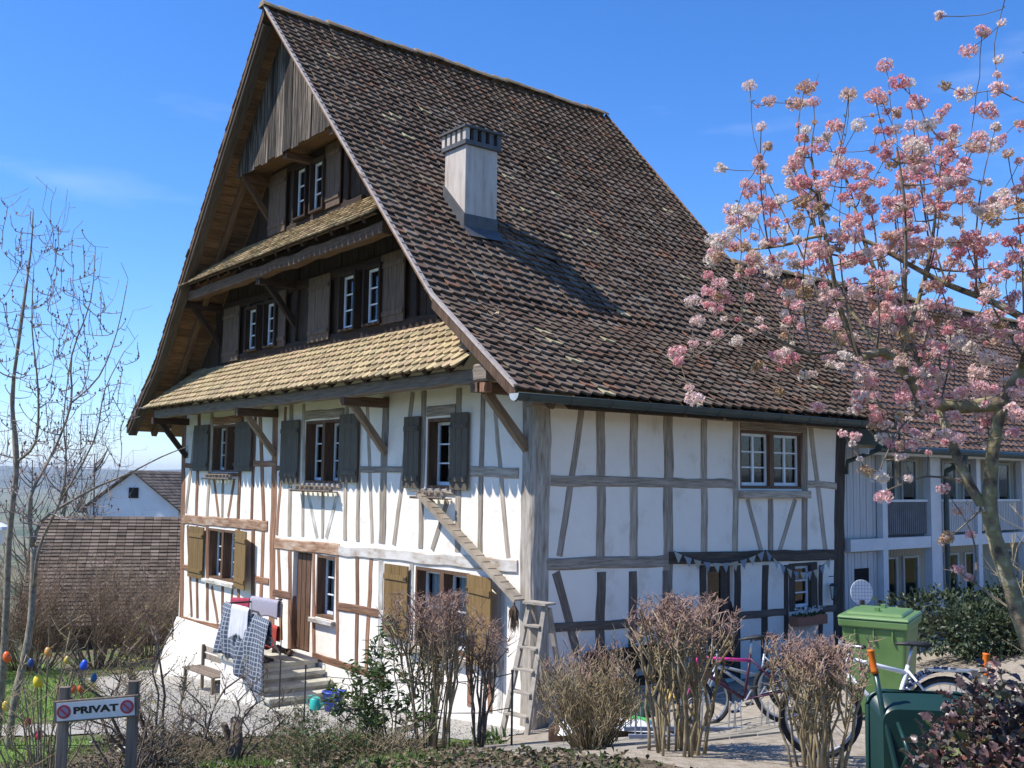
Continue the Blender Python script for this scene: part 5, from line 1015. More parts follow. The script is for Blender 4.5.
# ---- wheelbarrow stood on end, orange grips up
mt['orange'] = M('orange_rubber', [(.62, .13, .01), (.72, .17, .015)], ns=8, rough=.5, bump=.05); mt['barrow'] = M('green_barrow_enamel', [(.010, .038, .032), (.014, .05, .043)], ns=3, rough=.35, bump=.02, spec=.55)
wbp = V((8.97, -4.38, 0)); wb_ = thing('wheelbarrow', 'dark green wheelbarrow stood on end with orange handle grips', 'wheelbarrow', (wbp.x, wbp.y, gz(wbp.x, wbp.y)), math.radians(46)); wb_.scale = (1, 1, .775)
def rr(w_, h, r_, z0, y, n=6):
    P = []
    for (cx, cz, a0) in ((w_/2-r_, z0+h-r_, 0), (-w_/2+r_, z0+h-r_, 90), (-w_/2+r_, z0+r_, 180), (w_/2-r_, z0+r_, 270)):
        for k in range(n+1): a = math.radians(a0+90*k/n); P.append((cx+r_*math.cos(a), y, cz+r_*math.sin(a)))
    return P
A_, B_, C_ = rr(.55, .86, .09, .09, -.06), rr(.57, .92, .10, .08, .22), rr(.60, .95, .11, .065, .22); n = len(A_)
mb = MB(); mb.add(A_+B_+C_, [tuple(range(n))]+[(i, n+i, n+(i+1) % n, (i+1) % n) for i in range(n)]+[(n+i, 2*n+i, 2*n+(i+1) % n, n+(i+1) % n) for i in range(n)]); mb.build('tray', 'barrow', wb_, True); o_ = wb_.children[0]; sm = o_.modifiers.new('t', 'SOLIDIFY'); sm.thickness = .006
for i_, p_ in enumerate(o_.data.polygons): p_.use_smooth = i_ > 0
mb = MB(); mb.tube([(*p_[:2], p_[2]) for p_ in C_]+[C_[0]], .012, 6, False); mb.build('rim', 'barrow', wb_, True)
for s_ in (-1, 1):
    mb = MB(); mb.tube([(s_*.10, -.14, .02), (s_*.22, -.10, .55), (s_*.275, -.02, .98), (s_*.30, .0, 1.22)], .016, 8); fr_ = mb.build('frame_tube', 'barrow', wb_, True)
    mb = MB(); mb.tube([(s_*.298, .0, 1.19), (s_*.305, .0, 1.21), (s_*.318, .01, 1.345), (s_*.319, .01, 1.355)], [.024, .019, .019, .023], 12); mb.build('grip', 'orange', fr_, True)
    mb = MB(); mb.tube([(s_*.2, -.10, .5), (s_*.2, -.3, .72), (s_*.2, -.08, .86)], .012, 6); mb.build('leg', 'barrow', fr_, True)
mb = MB(); ring(mb, (0, -.16, .02), .15, .04, 24, 8); mb.v = [(v[1]+.16, v[0]-.16, v[2]) for v in mb.v]; mb.build('wheel', 'tyre', wb_, True)
# ---- PRIVAT sign on two posts
sg = thing('private_sign', 'white PRIVAT sign with two red rings on grey wooden posts', 'sign', (5.25, -7.87, gz(5.25, -7.87)), math.radians(58))
zs = 2.23-gz(5.25, -7.87); tl = Matrix.Rotation(math.radians(-4.2), 3, 'Y')
for (x_, h) in ((-.215, .13), (.215, .165)): timber('post', (x_, .02, -.1), (x_, .02, zs+h), .062, .05, (0, -1, 0), 'post_grey' if 'post_grey' in mt else 'eave_wood', sg, .002)
mt['sign_w'] = M('sign_white', [(.56, .57, .56), (.66, .67, .66)], ns=4, rough=.5, bump=.02); mt['black'] = M('black_letters', [(.012, .012, .014), (.02, .02, .022)], rough=.5, bump=0); mt['sred'] = M('sign_red', [(.32, .045, .055), (.40, .06, .07)], ns=6, rough=.5, bump=0); mt['sblue'] = M('sign_blue', [(.20, .18, .27), (.26, .23, .33)], ns=6, rough=.5, bump=0)
def tilt(mb): mb.v = [tuple(tl @ V(v)+V((0, -.02, zs))) for v in mb.v]; return mb
mb = MB(); mb.bb(-.262, .262, -.012, .012, -.068, .068); bd_ = bevel(tilt(mb).build('board', 'eave_wood', sg), .004)
mb = MB(); mb.bb(-.24, .24, -.016, -.013, -.056, .056); tilt(mb).build('face', 'sign_w', bd_)
for x_ in (-.195, .195):
    def disc(r_, y): return [(x_+r_*math.cos(2*math.pi*k/28), y, r_*math.sin(2*math.pi*k/28)) for k in range(28)]
    mb = MB(); mb.prism(disc(.043, -.020), (0, .002, 0)); tilt(mb).build('ring', 'sred', bd_); mb = MB(); mb.prism(disc(.029, -.0225), (0, .0015, 0)); tilt(mb).build('disc', 'sblue', bd_)
    mb = MB(); mb.box((x_, -.0245, 0), (.062, .0015, .011), Matrix.Rotation(math.radians(45), 3, 'Y')); tilt(mb).build('bar', 'sred', bd_)
tcv = bpy.data.curves.new('letters', 'FONT'); tcv.body = 'PRIVAT'; tcv.size = .058; tcv.extrude = .0012; tcv.offset = .0026; tcv.align_x = 'CENTER'; tcv.align_y = 'CENTER'; tcv.space_character = 1.02
to = bpy.data.objects.new('letters_tmp', tcv); COL.objects.link(to); dg = bpy.context.evaluated_depsgraph_get(); tme = bpy.data.meshes.new_from_object(to.evaluated_get(dg)); bpy.data.objects.remove(to)
tme.materials.clear(); tme.materials.append(mt['black'])
for v in tme.vertices: q = tl @ V((v.co.x*1.45, -v.co.z-.0185, v.co.y)); v.co = q+V((0, -.02, zs))
link('letters', tme, bd_)
# white lantern post at the far left
lp = thing('garden_lamp', 'white garden lamp cut by the left edge of the picture', 'lamp', (-8.1, -5.76, gz(-8.1, -5.76)))
mb = MB(); mb.tube([(0, 0, 0), (0, 0, 2.95)], .03, 8); mb.build('post', 'white_paint', lp); mb = MB(); mb.lathe((0, 0, 2.95), [(.1, 0), (.13, .25)], 12); mb.build('shade', 'white_paint', lp); mb = MB(); mb.lathe((0, 0, 3.2), [(.22, 0), (.2, .05), (.03, .12)], 12); mb.build('cap', 'white_paint', lp)
# ================================================================== plants
mt['bark'] = M('grey_brown_bark', [(.075, .055, .04), (.16, .125, .09), (.24, .20, .15)], ns=16, rough=.95, bump=.6, bd=.006)
mt['bark_moss'] = M('mossy_bark', [(.07, .052, .038), (.19, .15, .105), (.22, .195, .095), (.36, .31, .23)], ns=13, rough=.95, bump=1., bd=.02, pos=[.36, .47, .55, .64])
mt['bark_pale'] = M('pale_bark', [(.13, .10, .075), (.25, .205, .15), (.36, .305, .235)], ns=14, rough=.95, bump=.5, bd=.006)
mt['twig_red'] = M('red_brown_twig', [(.15, .08, .06), (.29, .185, .14), (.42, .30, .235)], ns=9, rough=.85, bump=0)
mt['twig_tan'] = M('tan_twig', [(.14, .10, .055), (.26, .205, .115), (.37, .30, .185)], ns=9, rough=.9, bump=.2)
mt['twig_grey'] = M('grey_mauve_twig', [(.17, .135, .13), (.29, .24, .225), (.40, .345, .31)], ns=7, rough=.9, bump=0)
mt['twig_brown'] = M('brown_twig', [(.12, .08, .055), (.22, .155, .108), (.32, .24, .17)], ns=1.5, rough=.95, bump=0)
def tree_frame(P0, sc_):
    R = rt; F = V((fw.x, fw.y, 0)).normalized()
    return lambda px, py, c=0.: V(P0)+R*(px*sc_)+V((0, 0, -py*sc_))+F*c
class Grow:
    """limbs are laid out first; every tip then grows a curved twig from the nearest limb point"""
    def __init__(s, hw=1.5): s.mb = MB(); s.n = []; s.tw = MB(); s.hw = hw
    def limb(s, pts, r0, r1, sides=7, reg=True):
        k = len(pts); rs = [lerp(r0, r1, i/(k-1)) for i in range(k)]
        fine, fr = [], []
        for i in range(k-1):
            p0, p1, p2, p3 = pts[max(i-1, 0)], pts[i], pts[i+1], pts[min(i+2, k-1)]
            for q in range(3):
                t = q/3; t2, t3 = t*t, t*t*t
                fine.append(.5*((2*p1)+(p2-p0)*t+(2*p0-5*p1+4*p2-p3)*t2+(3*p1-p0-3*p2+p3)*t3)); fr.append(lerp(rs[i], rs[i+1], t)*U(.93, 1.07))
        fine.append(pts[-1]); fr.append(rs[-1])
        (s.mb if r0 > .012 else s.tw).tube(fine, fr, sides if r0 > .012 else 5)
        if reg: s.n += [(p, r) for p, r in zip(fine, fr)]
        return fine
    def twig(s, tip, r0=.006, r1=.0025, lift=.25, jit=.02, minup=None, rmax=None):
        best, bd = None, 1e9
        for (p, r) in s.n:
            w_ = tip-p; hz_ = math.hypot(w_.x, w_.y); d = hz_*s.hw+(w_.z*.75 if w_.z > 0 else -w_.z*2.2)
            if d < bd: bd, best = d, (p, r)
        p, r = best; L = (tip-p).length
        if L < 1e-4: return []
        m = max(3, int(L/.07)); mid = (p+tip)/2+V((U(-1, 1), U(-1, 1), U(-.2, 1)))*L*.12-V((0, 0, 1))*L*lift*.3
        pts = []
        for i in range(m+1):
            t = i/m; q = p*(1-t)**2+mid*2*t*(1-t)+tip*t*t; pts.append(q+(V((U(-1, 1), U(-1, 1), U(-1, 1)))*jit*L*.3 if 0 < i < m else V((0, 0, 0))))
        a = min(r*.8, r0*(.7+L)); s.tw.tube(pts, [lerp(a, r1, i/m) for i in range(m+1)], 4)
        s.n += [(q, lerp(a, r1, i/m)) for i, q in enumerate(pts) if i > 0]
        return pts
# ---- pink-blossomed tree on the right
mt['petal'] = ramp_mat('pink_petals', [(0, (.76, .30, .32)), (.25, (.83, .44, .45)), (.5, (.87, .60, .58)), (.75, (.88, .74, .67)), (1, (.80, .36, .38))], ns=70, rough=.7, bump=0, grime=(.82, .66, .58), gmax=.5, trans=.25)
mt['petal_pale'] = ramp_mat('cream_petals', [(0, (.84, .72, .64)), (.5, (.87, .80, .71)), (1, (.84, .68, .62))], ns=60, rough=.7, bump=0, grime=(.62, .48, .34), gmax=.5, trans=.3)
mt['petal_dry'] = ramp_mat('withered_petals', [(0, (.42, .28, .15)), (.5, (.52, .38, .22)), (1, (.55, .33, .26))], ns=60, rough=.85, bump=0, grime=(.3, .2, .1), gmax=.5, trans=.2)
mt['petal_mix'] = ramp_mat('mixed_petals', [(0, (.76, .30, .32)), (.3, (.84, .50, .50)), (.5, (.87, .65, .61)), (.7, (.88, .78, .68)), (.82, (.86, .60, .56)), (.92, (.58, .44, .25)), (1, (.80, .38, .39))], ns=70, rough=.7, bump=0, grime=(.70, .55, .50), gmax=.5, trans=.3)
def cluster(n, R_, seed):
    rr_ = random.Random(seed); mb = MB()
    for k in range(n):
        d = V((rr_.gauss(0, 1), rr_.gauss(0, 1), rr_.gauss(.35, .9))).normalized(); c = d*R_*rr_.uniform(.55, 1.05); c.z *= .75
        s_ = d.orthogonal().normalized(); t = d.cross(s_); f = rr_.uniform(.0085, .014); a0 = rr_.uniform(0, 6.28); rv = rr_.uniform(.001, .999)
        vs_ = [c-d*f*.5]
        for j in range(10):
            a = a0+2*math.pi*j/10; ra = f if j % 2 == 0 else f*.45; vs_.append(c+(s_*math.cos(a)+t*math.sin(a))*ra+d*(f*.25 if j % 2 == 0 else 0))
        mb.add(vs_, [(0, 1+j, 1+(j+1) % 10) for j in range(10)], rv)
        if k % 3 == 0: mb.tube([V((0, 0, -R_*.5)), c], [.0016, .001], 3, False, rv)
    return mb
CL = [cluster(38, .035, 1), cluster(50, .042, 2), cluster(26, .028, 3), cluster(44, .039, 4)]
CLM = [(CL[i].mesh('blossom_cluster', m_)) for i in range(4) for m_ in ('petal', 'petal', 'petal_pale', 'petal_dry')]
P0 = V((9.742, -5.648, 4.111)); S_ = 4.6/1026
T_ = tree_frame(P0, S_); W = lambda px, py, c=0.: T_(px-930, py-400, c)
g = Grow()
LB = [([(1052, 900, 0), (1036, 700, 0), (1015, 612, .02), (998, 550, .03), (990, 515, .03), (989, 470, 0), (992, 430, -.03), (1000, 398, -.05), (1013, 370, -.08), (1030, 330, -.12), (1045, 270, -.2)], .043, .018),
      ([(990, 515, .03), (971, 482, .05), (959, 438, .1), (952, 405, .14), (947, 378, .2), (938, 340, .28), (926, 300, .35), (905, 240, .4), (890, 180, .42)], .026, .008),
      ([(1003, 402, -.05), (962, 406, 0), (933, 400, .03), (914, 380, .02), (898, 368, -.02), (880, 354, -.06), (855, 361, -.1)], .034, .018),
      ([(857, 361, -.1), (848, 350, -.1), (829, 304, -.14), (818, 263, -.2), (806, 225, -.25), (795, 175, -.3)], .014, .005),
      ([(855, 361, -.1), (825, 358, -.18), (795, 362, -.25), (760, 350, -.3), (725, 335, -.35)], .010, .004),
      ([(1030, 330, -.12), (995, 300, 0), (959, 278, .1), (926, 256, .15), (881, 227, .2), (840, 222, .22), (800, 232, .25), (760, 235, .3)], .017, .005),
      ([(898, 368, -.02), (915, 335, .1), (926, 315, .15), (945, 270, .2), (960, 220, .25), (972, 160, .3), (978, 110, .3)], .016, .004),
      ([(880, 354, -.06), (866, 315, .1), (852, 275, .2), (838, 210, .3), (820, 160, .35)], .013, .005),
      ([(905, 374, 0), (884, 335, -.25), (872, 290, -.42), (866, 235, -.5), (858, 180, -.52)], .012, .004),
      ([(1013, 370, -.08), (1000, 330, -.3), (990, 280, -.45), (982, 220, -.55), (985, 150, -.6)], .014, .004),
      ([(933, 400, .03), (905, 416, -.1), (880, 435, -.2), (858, 472, -.25)], .007, .003), ([(971, 482, .05), (930, 476, .05), (895, 490, .1)], .006, .003), ([(985, 505, .03), (965, 520, .0), (945, 537, 0)], .005, .003),
      ([(1015, 612, 0), (990, 590, .1), (968, 572, .15)], .006, .003), ([(1040, 300, -.2), (1060, 220, -.2), (1050, 130, -.1)], .014, .005)]
for (pts, r0, r1) in LB: g.limb([W(*p) for p in pts], r0, r1, 8)
rb = random.Random(5); tips = []
for (x, y) in ((757, 70), (784, 78), (814, 75), (836, 63), (869, 70), (923, 20), (968, 25), (987, 24), (937, 74), (728, 158), (770, 160), (784, 155), (752, 212), (737, 233), (712, 238), (713, 260), (700, 265), (668, 372), (684, 312), (690, 345), (703, 398), (1012, 62), (1010, 120), (914, 40), (895, 85), (850, 120), (905, 120), (820, 130), (880, 100), (798, 120), (840, 150), (860, 95), (955, 60), (1000, 95)): tips.append((x, y, rb.uniform(-.5, .45)))
while len(tips) < 450:
    x, y = rb.uniform(690, 1065), rb.uniform(70, 440)
    u = (x-935)/225; v_ = (y-265)/185; q = u*u+v_*v_
    if q > 1 or rb.random() > 1.15-.55*q: continue
    if (y > 330 and x < 800 and rb.random() < .7) or (y < 125 and rb.random() < .55): continue
    tips.append((x, y, rb.uniform(-.65, .6)))
tips = tips[34:]+tips[:34]
tree = thing('blossom_tree', 'leafless tree covered in pink and cream blossom clusters at the right', 'tree', W(1052, 900)); off = V(tree.location)
spots = []
for t in tips:
    tip = W(*t); pts = g.twig(tip, .006, .0022, .5, .05)
    if not pts: continue
    spots.append((tip, 1.0))
    for q in pts[1:-1]:
        if rb.random() < .13: spots.append((q+V((rb.uniform(-.02, .02), rb.uniform(-.02, .02), rb.uniform(0, .02))), .8))
ln_ = [p for p, r in g.n if r > .0035][40:]
for k in range(40):      # straight upright whips with flowers at the nodes and tip
    p0 = rb.choice(ln_); lean_ = V((rb.gauss(0, .22), rb.gauss(0, .22), 1)); lean_ += ((p0-W(960, 420))*V((1, 1, 0)))*.35; lean_.normalize(); L_ = rb.uniform(.35, .9)
    if p0.z+L_*lean_.z > W(900, 60).z: L_ = max(.15, (W(900, rb.uniform(55, 170)).z-p0.z)/lean_.z)
    bend = V((rb.uniform(-.06, .06), rb.uniform(-.06, .06), 0)); wp = [p0+lean_*(L_*i/8)+bend*math.sin(math.pi*i/8) for i in range(9)]; g.tw.tube(wp, [lerp(.0055, .0024, i/8) for i in range(9)], 4); g.n += [(q, .003) for q in wp[2:]]
    spots.append((wp[-1], 1.))
    for i in range(4, 8):
        if rb.random() < .55: spots.append((wp[i]+V((rb.uniform(-.02, .02), rb.uniform(-.02, .02), 0)), .8))
for (x, y, c) in ((845, 472, -.25), (828, 437, -.2), (840, 440, -.2), (858, 478, -.25), (890, 497, .1), (943, 537, 0), (968, 570, .15), (978, 578, .15), (930, 440, .0), (905, 445, -.1)):
    tip = W(x, y, c); g.twig(tip, .004, .002, .2, .04); spots.append((tip, 1.))
# bare side shoots
for k in range(90):
    p, r = rb.choice(g.n[60:]); tip = p+V((rb.uniform(-.12, .12), rb.uniform(-.12, .12), rb.uniform(-.04, .2))); g.twig(tip, .0035, .0014, .2, .06)
def shift(mb, o): mb.v = [(v[0]-o.x, v[1]-o.y, v[2]-o.z) for v in mb.v]; return mb
trk = shift(g.mb, off).build('trunk', 'bark_moss', tree, True); shift(g.tw, off).build('twigs', 'bark', tree, kind='stuff')
rb.shuffle(spots); extra = MB()
spots = [s_ for s_ in spots if s_[1] == 1.]+[s_ for s_ in spots if s_[1] != 1.]
def cm(): 
    u = rb.random(); return rb.randrange(4)*4+(0 if u < .33 else 1 if u < .66 else 2 if u < .86 else 3)
for i, (p, s_) in enumerate(spots):
    k = cm(); sz = s_*rb.uniform(.75, 1.15)
    if i < 300:
        o = link('blossom_cluster', CLM[k], tree); o.location = p-off; o.rotation_euler = (rb.uniform(-.5, .5), rb.uniform(-.5, .5), rb.uniform(0, 6.28)); o.scale = (sz, sz, sz)
    else:
        m3 = Matrix.Rotation(rb.uniform(0, 6), 3, 'Z'); src = CL[k//4]; extra.add([p-off+m3 @ (V(v)*sz) for v in src.v], src.f, rb.random()*.98+.01)
for k in range(620):
    p, r = rb.choice(g.n[150:]); m3 = Matrix.Rotation(rb.uniform(0, 6), 3, 'Z'); src = CL[2]; sz = rb.uniform(.4, .85); extra.add([p-off+m3 @ (V(v)*sz) for v in src.v], src.f, rb.random()*.98+.01)
extra.build('small_blossoms', 'petal_mix', tree, kind='stuff')
budm = MB()
for k in range(420):
    p, r = rb.choice(g.n[120:]); leaf(budm, p-off, (rb.uniform(-1, 1), rb.uniform(-1, 1), rb.uniform(.1, 1)), rb.uniform(.012, .028), .009)
mt['bud_leaf'] = ramp_mat('young_leaf_buds', [(0, (.20, .17, .06)), (.5, (.24, .22, .09)), (1, (.22, .13, .08))], ns=40, rough=.7, bump=0, gmax=.2, trans=.3)
budm.build('leaf_buds', 'bud_leaf', tree, kind='stuff')

# ---- bare trees and shrubs
def bare_tree(name, label, P0, px0, S_, limbs, region, ntips, mat, buds=True, seed=1, dspread=1., r_t=.008, group=None, rl=.3):
    T2 = tree_frame(P0, S_); W2 = lambda px, py, c=0.: T2(px-px0[0], py-px0[1], c); g = Grow(); rq = random.Random(seed)
    for (pts, r0, r1) in limbs: g.limb([W2(*p) for p in pts], r0, r1, 7)
    base = W2(*limbs[0][0][0]); t_ = thing(name, label, 'tree', base, 0, group); n = 0; bm = MB()
    tl_ = []
    while len(tl_) < ntips:
        x, y = rq.uniform(region[0], region[1]), rq.uniform(region[2], region[3])
        if region[4](x, y): tl_.append((x, y, rq.uniform(-dspread, dspread)))
    tl_.sort(key=lambda t: -t[1])
    for t in tl_:
        tip = W2(*t); pts = g.twig(tip, r_t, r_t*.45, .6, .04)
        if buds and pts:
            for q in [pts[-1]]+[pts[i] for i in range(1, len(pts)-1) if rq.random() < .35]:
                leaf(bm, q-base, (rq.uniform(-.4, .4), rq.uniform(-.4, .4), 1), .05, .03)
    for k in range(int(ntips*1.2)):
        p, r = rq.choice(g.n[20:]); tip = p+V((rq.uniform(-rl, rl), rq.uniform(-rl, rl), rq.uniform(0, rl*1.3))); g.twig(tip, r_t*.6, r_t*.25, .4, .04)
    shift(g.mb, base).build('trunk', 'bark_pale', t_, True); shift(g.tw, base).build('twigs', mat, t_, kind='stuff')
    if bm.v: bm.build('buds', 'twig_red', t_, kind='stuff')
    return t_
S2 = 13.9/1026
bare_tree('bare_tree', 'slender bare tree with budding twigs at the left edge', (-3.041, -6.552, 2.003), (15, 600), S2,
    [([(16, 752, 0), (20, 700, 0), (27, 640, .1), (29, 590, .1), (27, 548, .1)], .055, .042),
     ([(27, 548, .1), (34, 522, .1), (62, 500, .2), (86, 485, .3), (109, 474, .4), (142, 455, .5), (168, 443, .6)], .026, .006),
     ([(30, 590, .1), (38, 560, -.1), (47, 535, -.2), (64, 502, -.3), (72, 465, -.4), (70, 420, -.5), (74, 360, -.5)], .024, .006),
     ([(27, 548, .1), (24, 500, 0), (36, 450, .3), (48, 400, .4), (46, 350, .4), (60, 290, .5), (62, 232, .5)], .026, .005),
     ([(-6, 765, .3), (0, 640, .2), (2, 540, .1), (9, 462, 0), (4, 400, -.1), (12, 330, -.2), (18, 250, -.2), (18, 205, -.2)], .055, .006),
     ([(9, 462, 0), (34, 442, -.2), (40, 390, -.4), (34, 330, -.5), (36, 270, -.6)], .022, .005),
     ([(8, 470, 0), (-8, 420, .3), (-12, 340, .4), (-5, 260, .4)], .024, .005),
     ([(48, 400, .4), (70, 370, .6), (84, 320, .7), (90, 262, .8)], .014, .005), ([(64, 502, -.3), (92, 440, -.2), (100, 390, -.2), (118, 350, -.2)], .014, .005)],
    (-15, 135, 205, 520, lambda x, y: (x < 60+.35*(y-215) and x < 128 and not (y > 420 and x > 100))), 430, 'twig_grey', True, 3, .9, .013)
def shrub(name, label, base, h, rad, nst, ntw, mat, stem_m='bark', seed=1, flat=False, r0=.016, twl=.25, lean=.25, cat='shrub', group=None, up_=1., root=(.6, .95), trunk=None, leaves=None, stem_n=4, jitx=1.):
    rq = random.Random(seed); b = V((base[0], base[1], gz(base[0], base[1]))); t_ = thing(name, label, cat, b, 0, group); sm, tw1, tw2 = MB(), MB(), MB(); nodes = []
    for k in range(nst):
        a = rq.uniform(0, 6.283); rr_ = rad*math.sqrt(rq.random()); ex = V((rr_*math.cos(a), rr_*math.sin(a), 0)); st0 = ex*(rq.uniform(*root) if flat else rq.uniform(.15, .5))
        hh = h*rq.uniform(.8, 1.0) if flat else h*rq.uniform(.5, 1.)*(1-.35*(rr_/rad)**2)
        pts = [V((st0.x, st0.y, -.05))]; m = 6
        for i in range(1, m+1):
            t = i/m; pts.append(st0.lerp(ex*(1+lean*t), t**.8)+V((rq.uniform(-1, 1), rq.uniform(-1, 1), 0))*.045*h*t*jitx+V((0, 0, hh*t)))
        q0 = r0*rq.uniform(.7, 1.2)
        if flat:
            for _ in range(2):
                i0 = rq.choice((2, 3, 4)); pa = pts[i0]; ee = pa+V((rq.gauss(0, .13), rq.gauss(0, .13), (h-pa.z)*rq.uniform(.55, .95))); br_ = [pa, pa.lerp(ee, .35)+V((rq.uniform(-.05, .05), rq.uniform(-.05, .05), -.02)), pa.lerp(ee, .7)+V((rq.uniform(-.03, .03), rq.uniform(-.03, .03), 0)), ee]; sm.tube(br_, [q0*.75, q0*.65, q0*.6, q0*.45], 5); nodes += [(br_[2], .85, ee-pa), (ee, 1., ee-pa)]
        sm.tube(pts, [lerp(q0, q0*.5, i/m) for i in range(m+1)], 6 if r0 > .012 else 4); nodes += [(p, i/m, pts[min(i+1, m)]-pts[i-1]) for i, p in enumerate(pts) if i > 1]
    for k in range(ntw):
        p, t, d = rq.choice(nodes); p = p+V((0, 0, rq.uniform(-.5, .5)*h/6))
        if rq.random() > ((.16+1.2*(t-.45)) if flat else .15+t): continue
        l = twl*rq.uniform(.4, 1.2); dr = (V((rq.gauss(0, .6), rq.gauss(0, .6), up_*rq.uniform(.3, 1.1)))).normalized(); e = p+dr*l
        if flat and e.z > h*1.06: e.z = h*1.06+rq.uniform(-.04, .02)
        md = (p+e)/2+V((rq.uniform(-1, 1), rq.uniform(-1, 1), rq.uniform(-.5, .3)))*l*.15; tw = tw1 if p.z > h*rq.uniform(.55, .85) else tw2; tw.tube([p, md, e], [.0045*r0/.016+.0015, .0035, .0018], 3, False)
        if rq.random() < .6:
            e2 = md+(V((rq.gauss(0, .7), rq.gauss(0, .7), rq.uniform(.2, 1)))).normalized()*l*.5; tw.tube([md, e2], [.003, .0015], 3, False)
        if leaves:
            for j in range(leaves[0]): leaf(leaves[3], (p.lerp(e, rq.uniform(.4, 1))), (rq.gauss(0, .8), rq.gauss(0, .8), rq.uniform(-.3, .9)), leaves[1]*rq.uniform(.6, 1.2), leaves[2])
    if trunk:
        for (pts, ra, rb2) in trunk: sm.tube([V(p) for p in pts], [lerp(ra, rb2, i/(len(pts)-1)) for i in range(len(pts))], 8)
    sm.build('stems', stem_m, t_, True); tw1.build('twigs', mat, t_, kind='stuff')
    if tw2.v: tw2.build('lower_twigs', stem_m, t_, kind='stuff')
    return t_
# trimmed shrubs in front of the house
shrub('trimmed_shrub', 'tall trimmed shrub with red-brown twigs in front of the ochre shutters', (1.98, -3.12), 1.75, .36, 20, 2700, 'twig_red', 'twig_tan', 21, True, .016, .2, .25, root=(.25, .6), group='trimmed shrubs before the house')
shrub('trimmed_shrub', 'smaller red-twigged shrub right behind the tallest one', (2.02, -2.45), 1.45, .24, 6, 520, 'twig_red', 'bark', 22, True, .020, .2, .3, root=(.1, .4), group='trimmed shrubs before the house')
shrub('trimmed_shrub', 'low dense rounded twiggy shrub left of the paving', (5.03, -3.38), 1.0, .40, 150, 2400, 'twig_red', 'twig_tan', 23, False, .007, .15, .3, up_=2.2, group='trimmed shrubs before the house')
shrub('trimmed_shrub', 'flat-topped trimmed shrub in front of the pink bicycle', (6.22, -3.5), 1.20, .38, 24, 2600, 'twig_red', 'twig_tan', 24, True, .015, .13, .12, jitx=1.8, root=(.45, .8), group='trimmed shrubs before the house')
shrub('trimmed_shrub', 'flat-topped trimmed shrub left of the wheelbarrow', (7.27, -3.08), .95, .38, 24, 2300, 'twig_red', 'twig_tan', 25, True, .013, .12, .12, jitx=1.8, root=(.45, .8), group='trimmed shrubs before the house')
# leafy evergreen shoots left of the tall trimmed shrub
lm = MB(); mt['leaf_mid'] = ramp_mat('glossy_green_leaves', [(0, (.055, .10, .025)), (.5, (.085, .14, .035)), (1, (.12, .17, .05))], ns=25, rough=.45, spec=.5, bump=0, gmax=.3, trans=.25)
ev = shrub('evergreen_shrub', 'thin evergreen shrub with narrow green leaves left of the tall trimmed shrub', (1.5, -3.3), 1.5, .5, 11, 320, 'twig_brown', 'bark', 26, False, .012, .25, .5, leaves=(5, .13, .035, lm)); lm.build('foliage', 'leaf_mid', ev, kind='stuff')
# gnarled shrubs in the left-hand bed
lm2 = MB(); gn = shrub('gnarled_shrub', 'gnarled bare shrub with yellowish buds right of the sign', (-.6, -5.35), 1.75, .8, 14, 520, 'twig_brown', 'bark', 27, False, .022, .38, .5, leaves=(2, .035, .022, lm2), jitx=2.2); mt['yellow_bud'] = ramp_mat('yellow_green_buds', [(0, (.32, .27, .05)), (.5, (.38, .33, .08)), (1, (.25, .24, .07))], ns=30, rough=.7, bump=0, gmax=.2, trans=.25); lm2.build('buds', 'yellow_bud', gn, kind='stuff')
shrub('pruned_stump_shrub', 'pruned shrub with one thick leaning stump and thin curved branches', (-.35, -4.55), 1.35, .6, 9, 170, 'twig_brown', 'bark', 28, False, .016, .3, .6, trunk=[([(.2, -.1, -.1), (.05, .05, .25), (-.12, .1, .5)], .09, .07), ([(-.25, .1, -.1), (-.3, .1, .2), (-.25, .0, .42)], .06, .045)], jitx=2.4)
shrub('bare_bush', 'small dark bare bush at the foot of the sign', (1.8, -6.5), .75, .5, 14, 260, 'twig_brown', 'bark', 29, False, .012, .2, .6, jitx=2)
# egg bush
eg = shrub('egg_bush', 'thin bare bush hung with coloured Easter eggs at the lower left', (3.95, -7.85), 1.35, .5, 15, 160, 'twig_tan', 'twig_tan', 30, False, .007, .25, .5)
EG = [(3.807, -8.108, 2.368, 1.1, 'orange', (.78, .13, .02)), (3.914, -7.965, 2.327, .95, 'dark blue', (.03, .07, .20)), (3.937, -7.915, 2.195, 1.3, 'large yellow', (.75, .56, .03)), (4.154, -7.655, 2.317, 1.05, 'bright blue', (.03, .10, .55)), (4.194, -7.59, 2.222, .85, 'teal blue', (.02, .10, .20)), (4.093, -7.707, 2.139, .9, 'left of two orange', (.60, .16, .04)), (4.130, -7.662, 2.147, .85, 'right of two orange', (.56, .14, .04)), (3.78, -8.09, 2.007, 1., 'low yellow', (.70, .50, .04)), (3.872, -7.953, 1.891, .9, 'brick red', (.42, .07, .03)), (3.916, -7.883, 1.797, 1., 'crimson lowest', (.50, .04, .07)), (3.996, -7.871, 2.409, .95, 'pale orange', (.62, .28, .06)), (4.079, -7.756, 2.352, .8, 'yellowish small', (.55, .40, .08))]
etw = MB(); eb = V(eg.location)
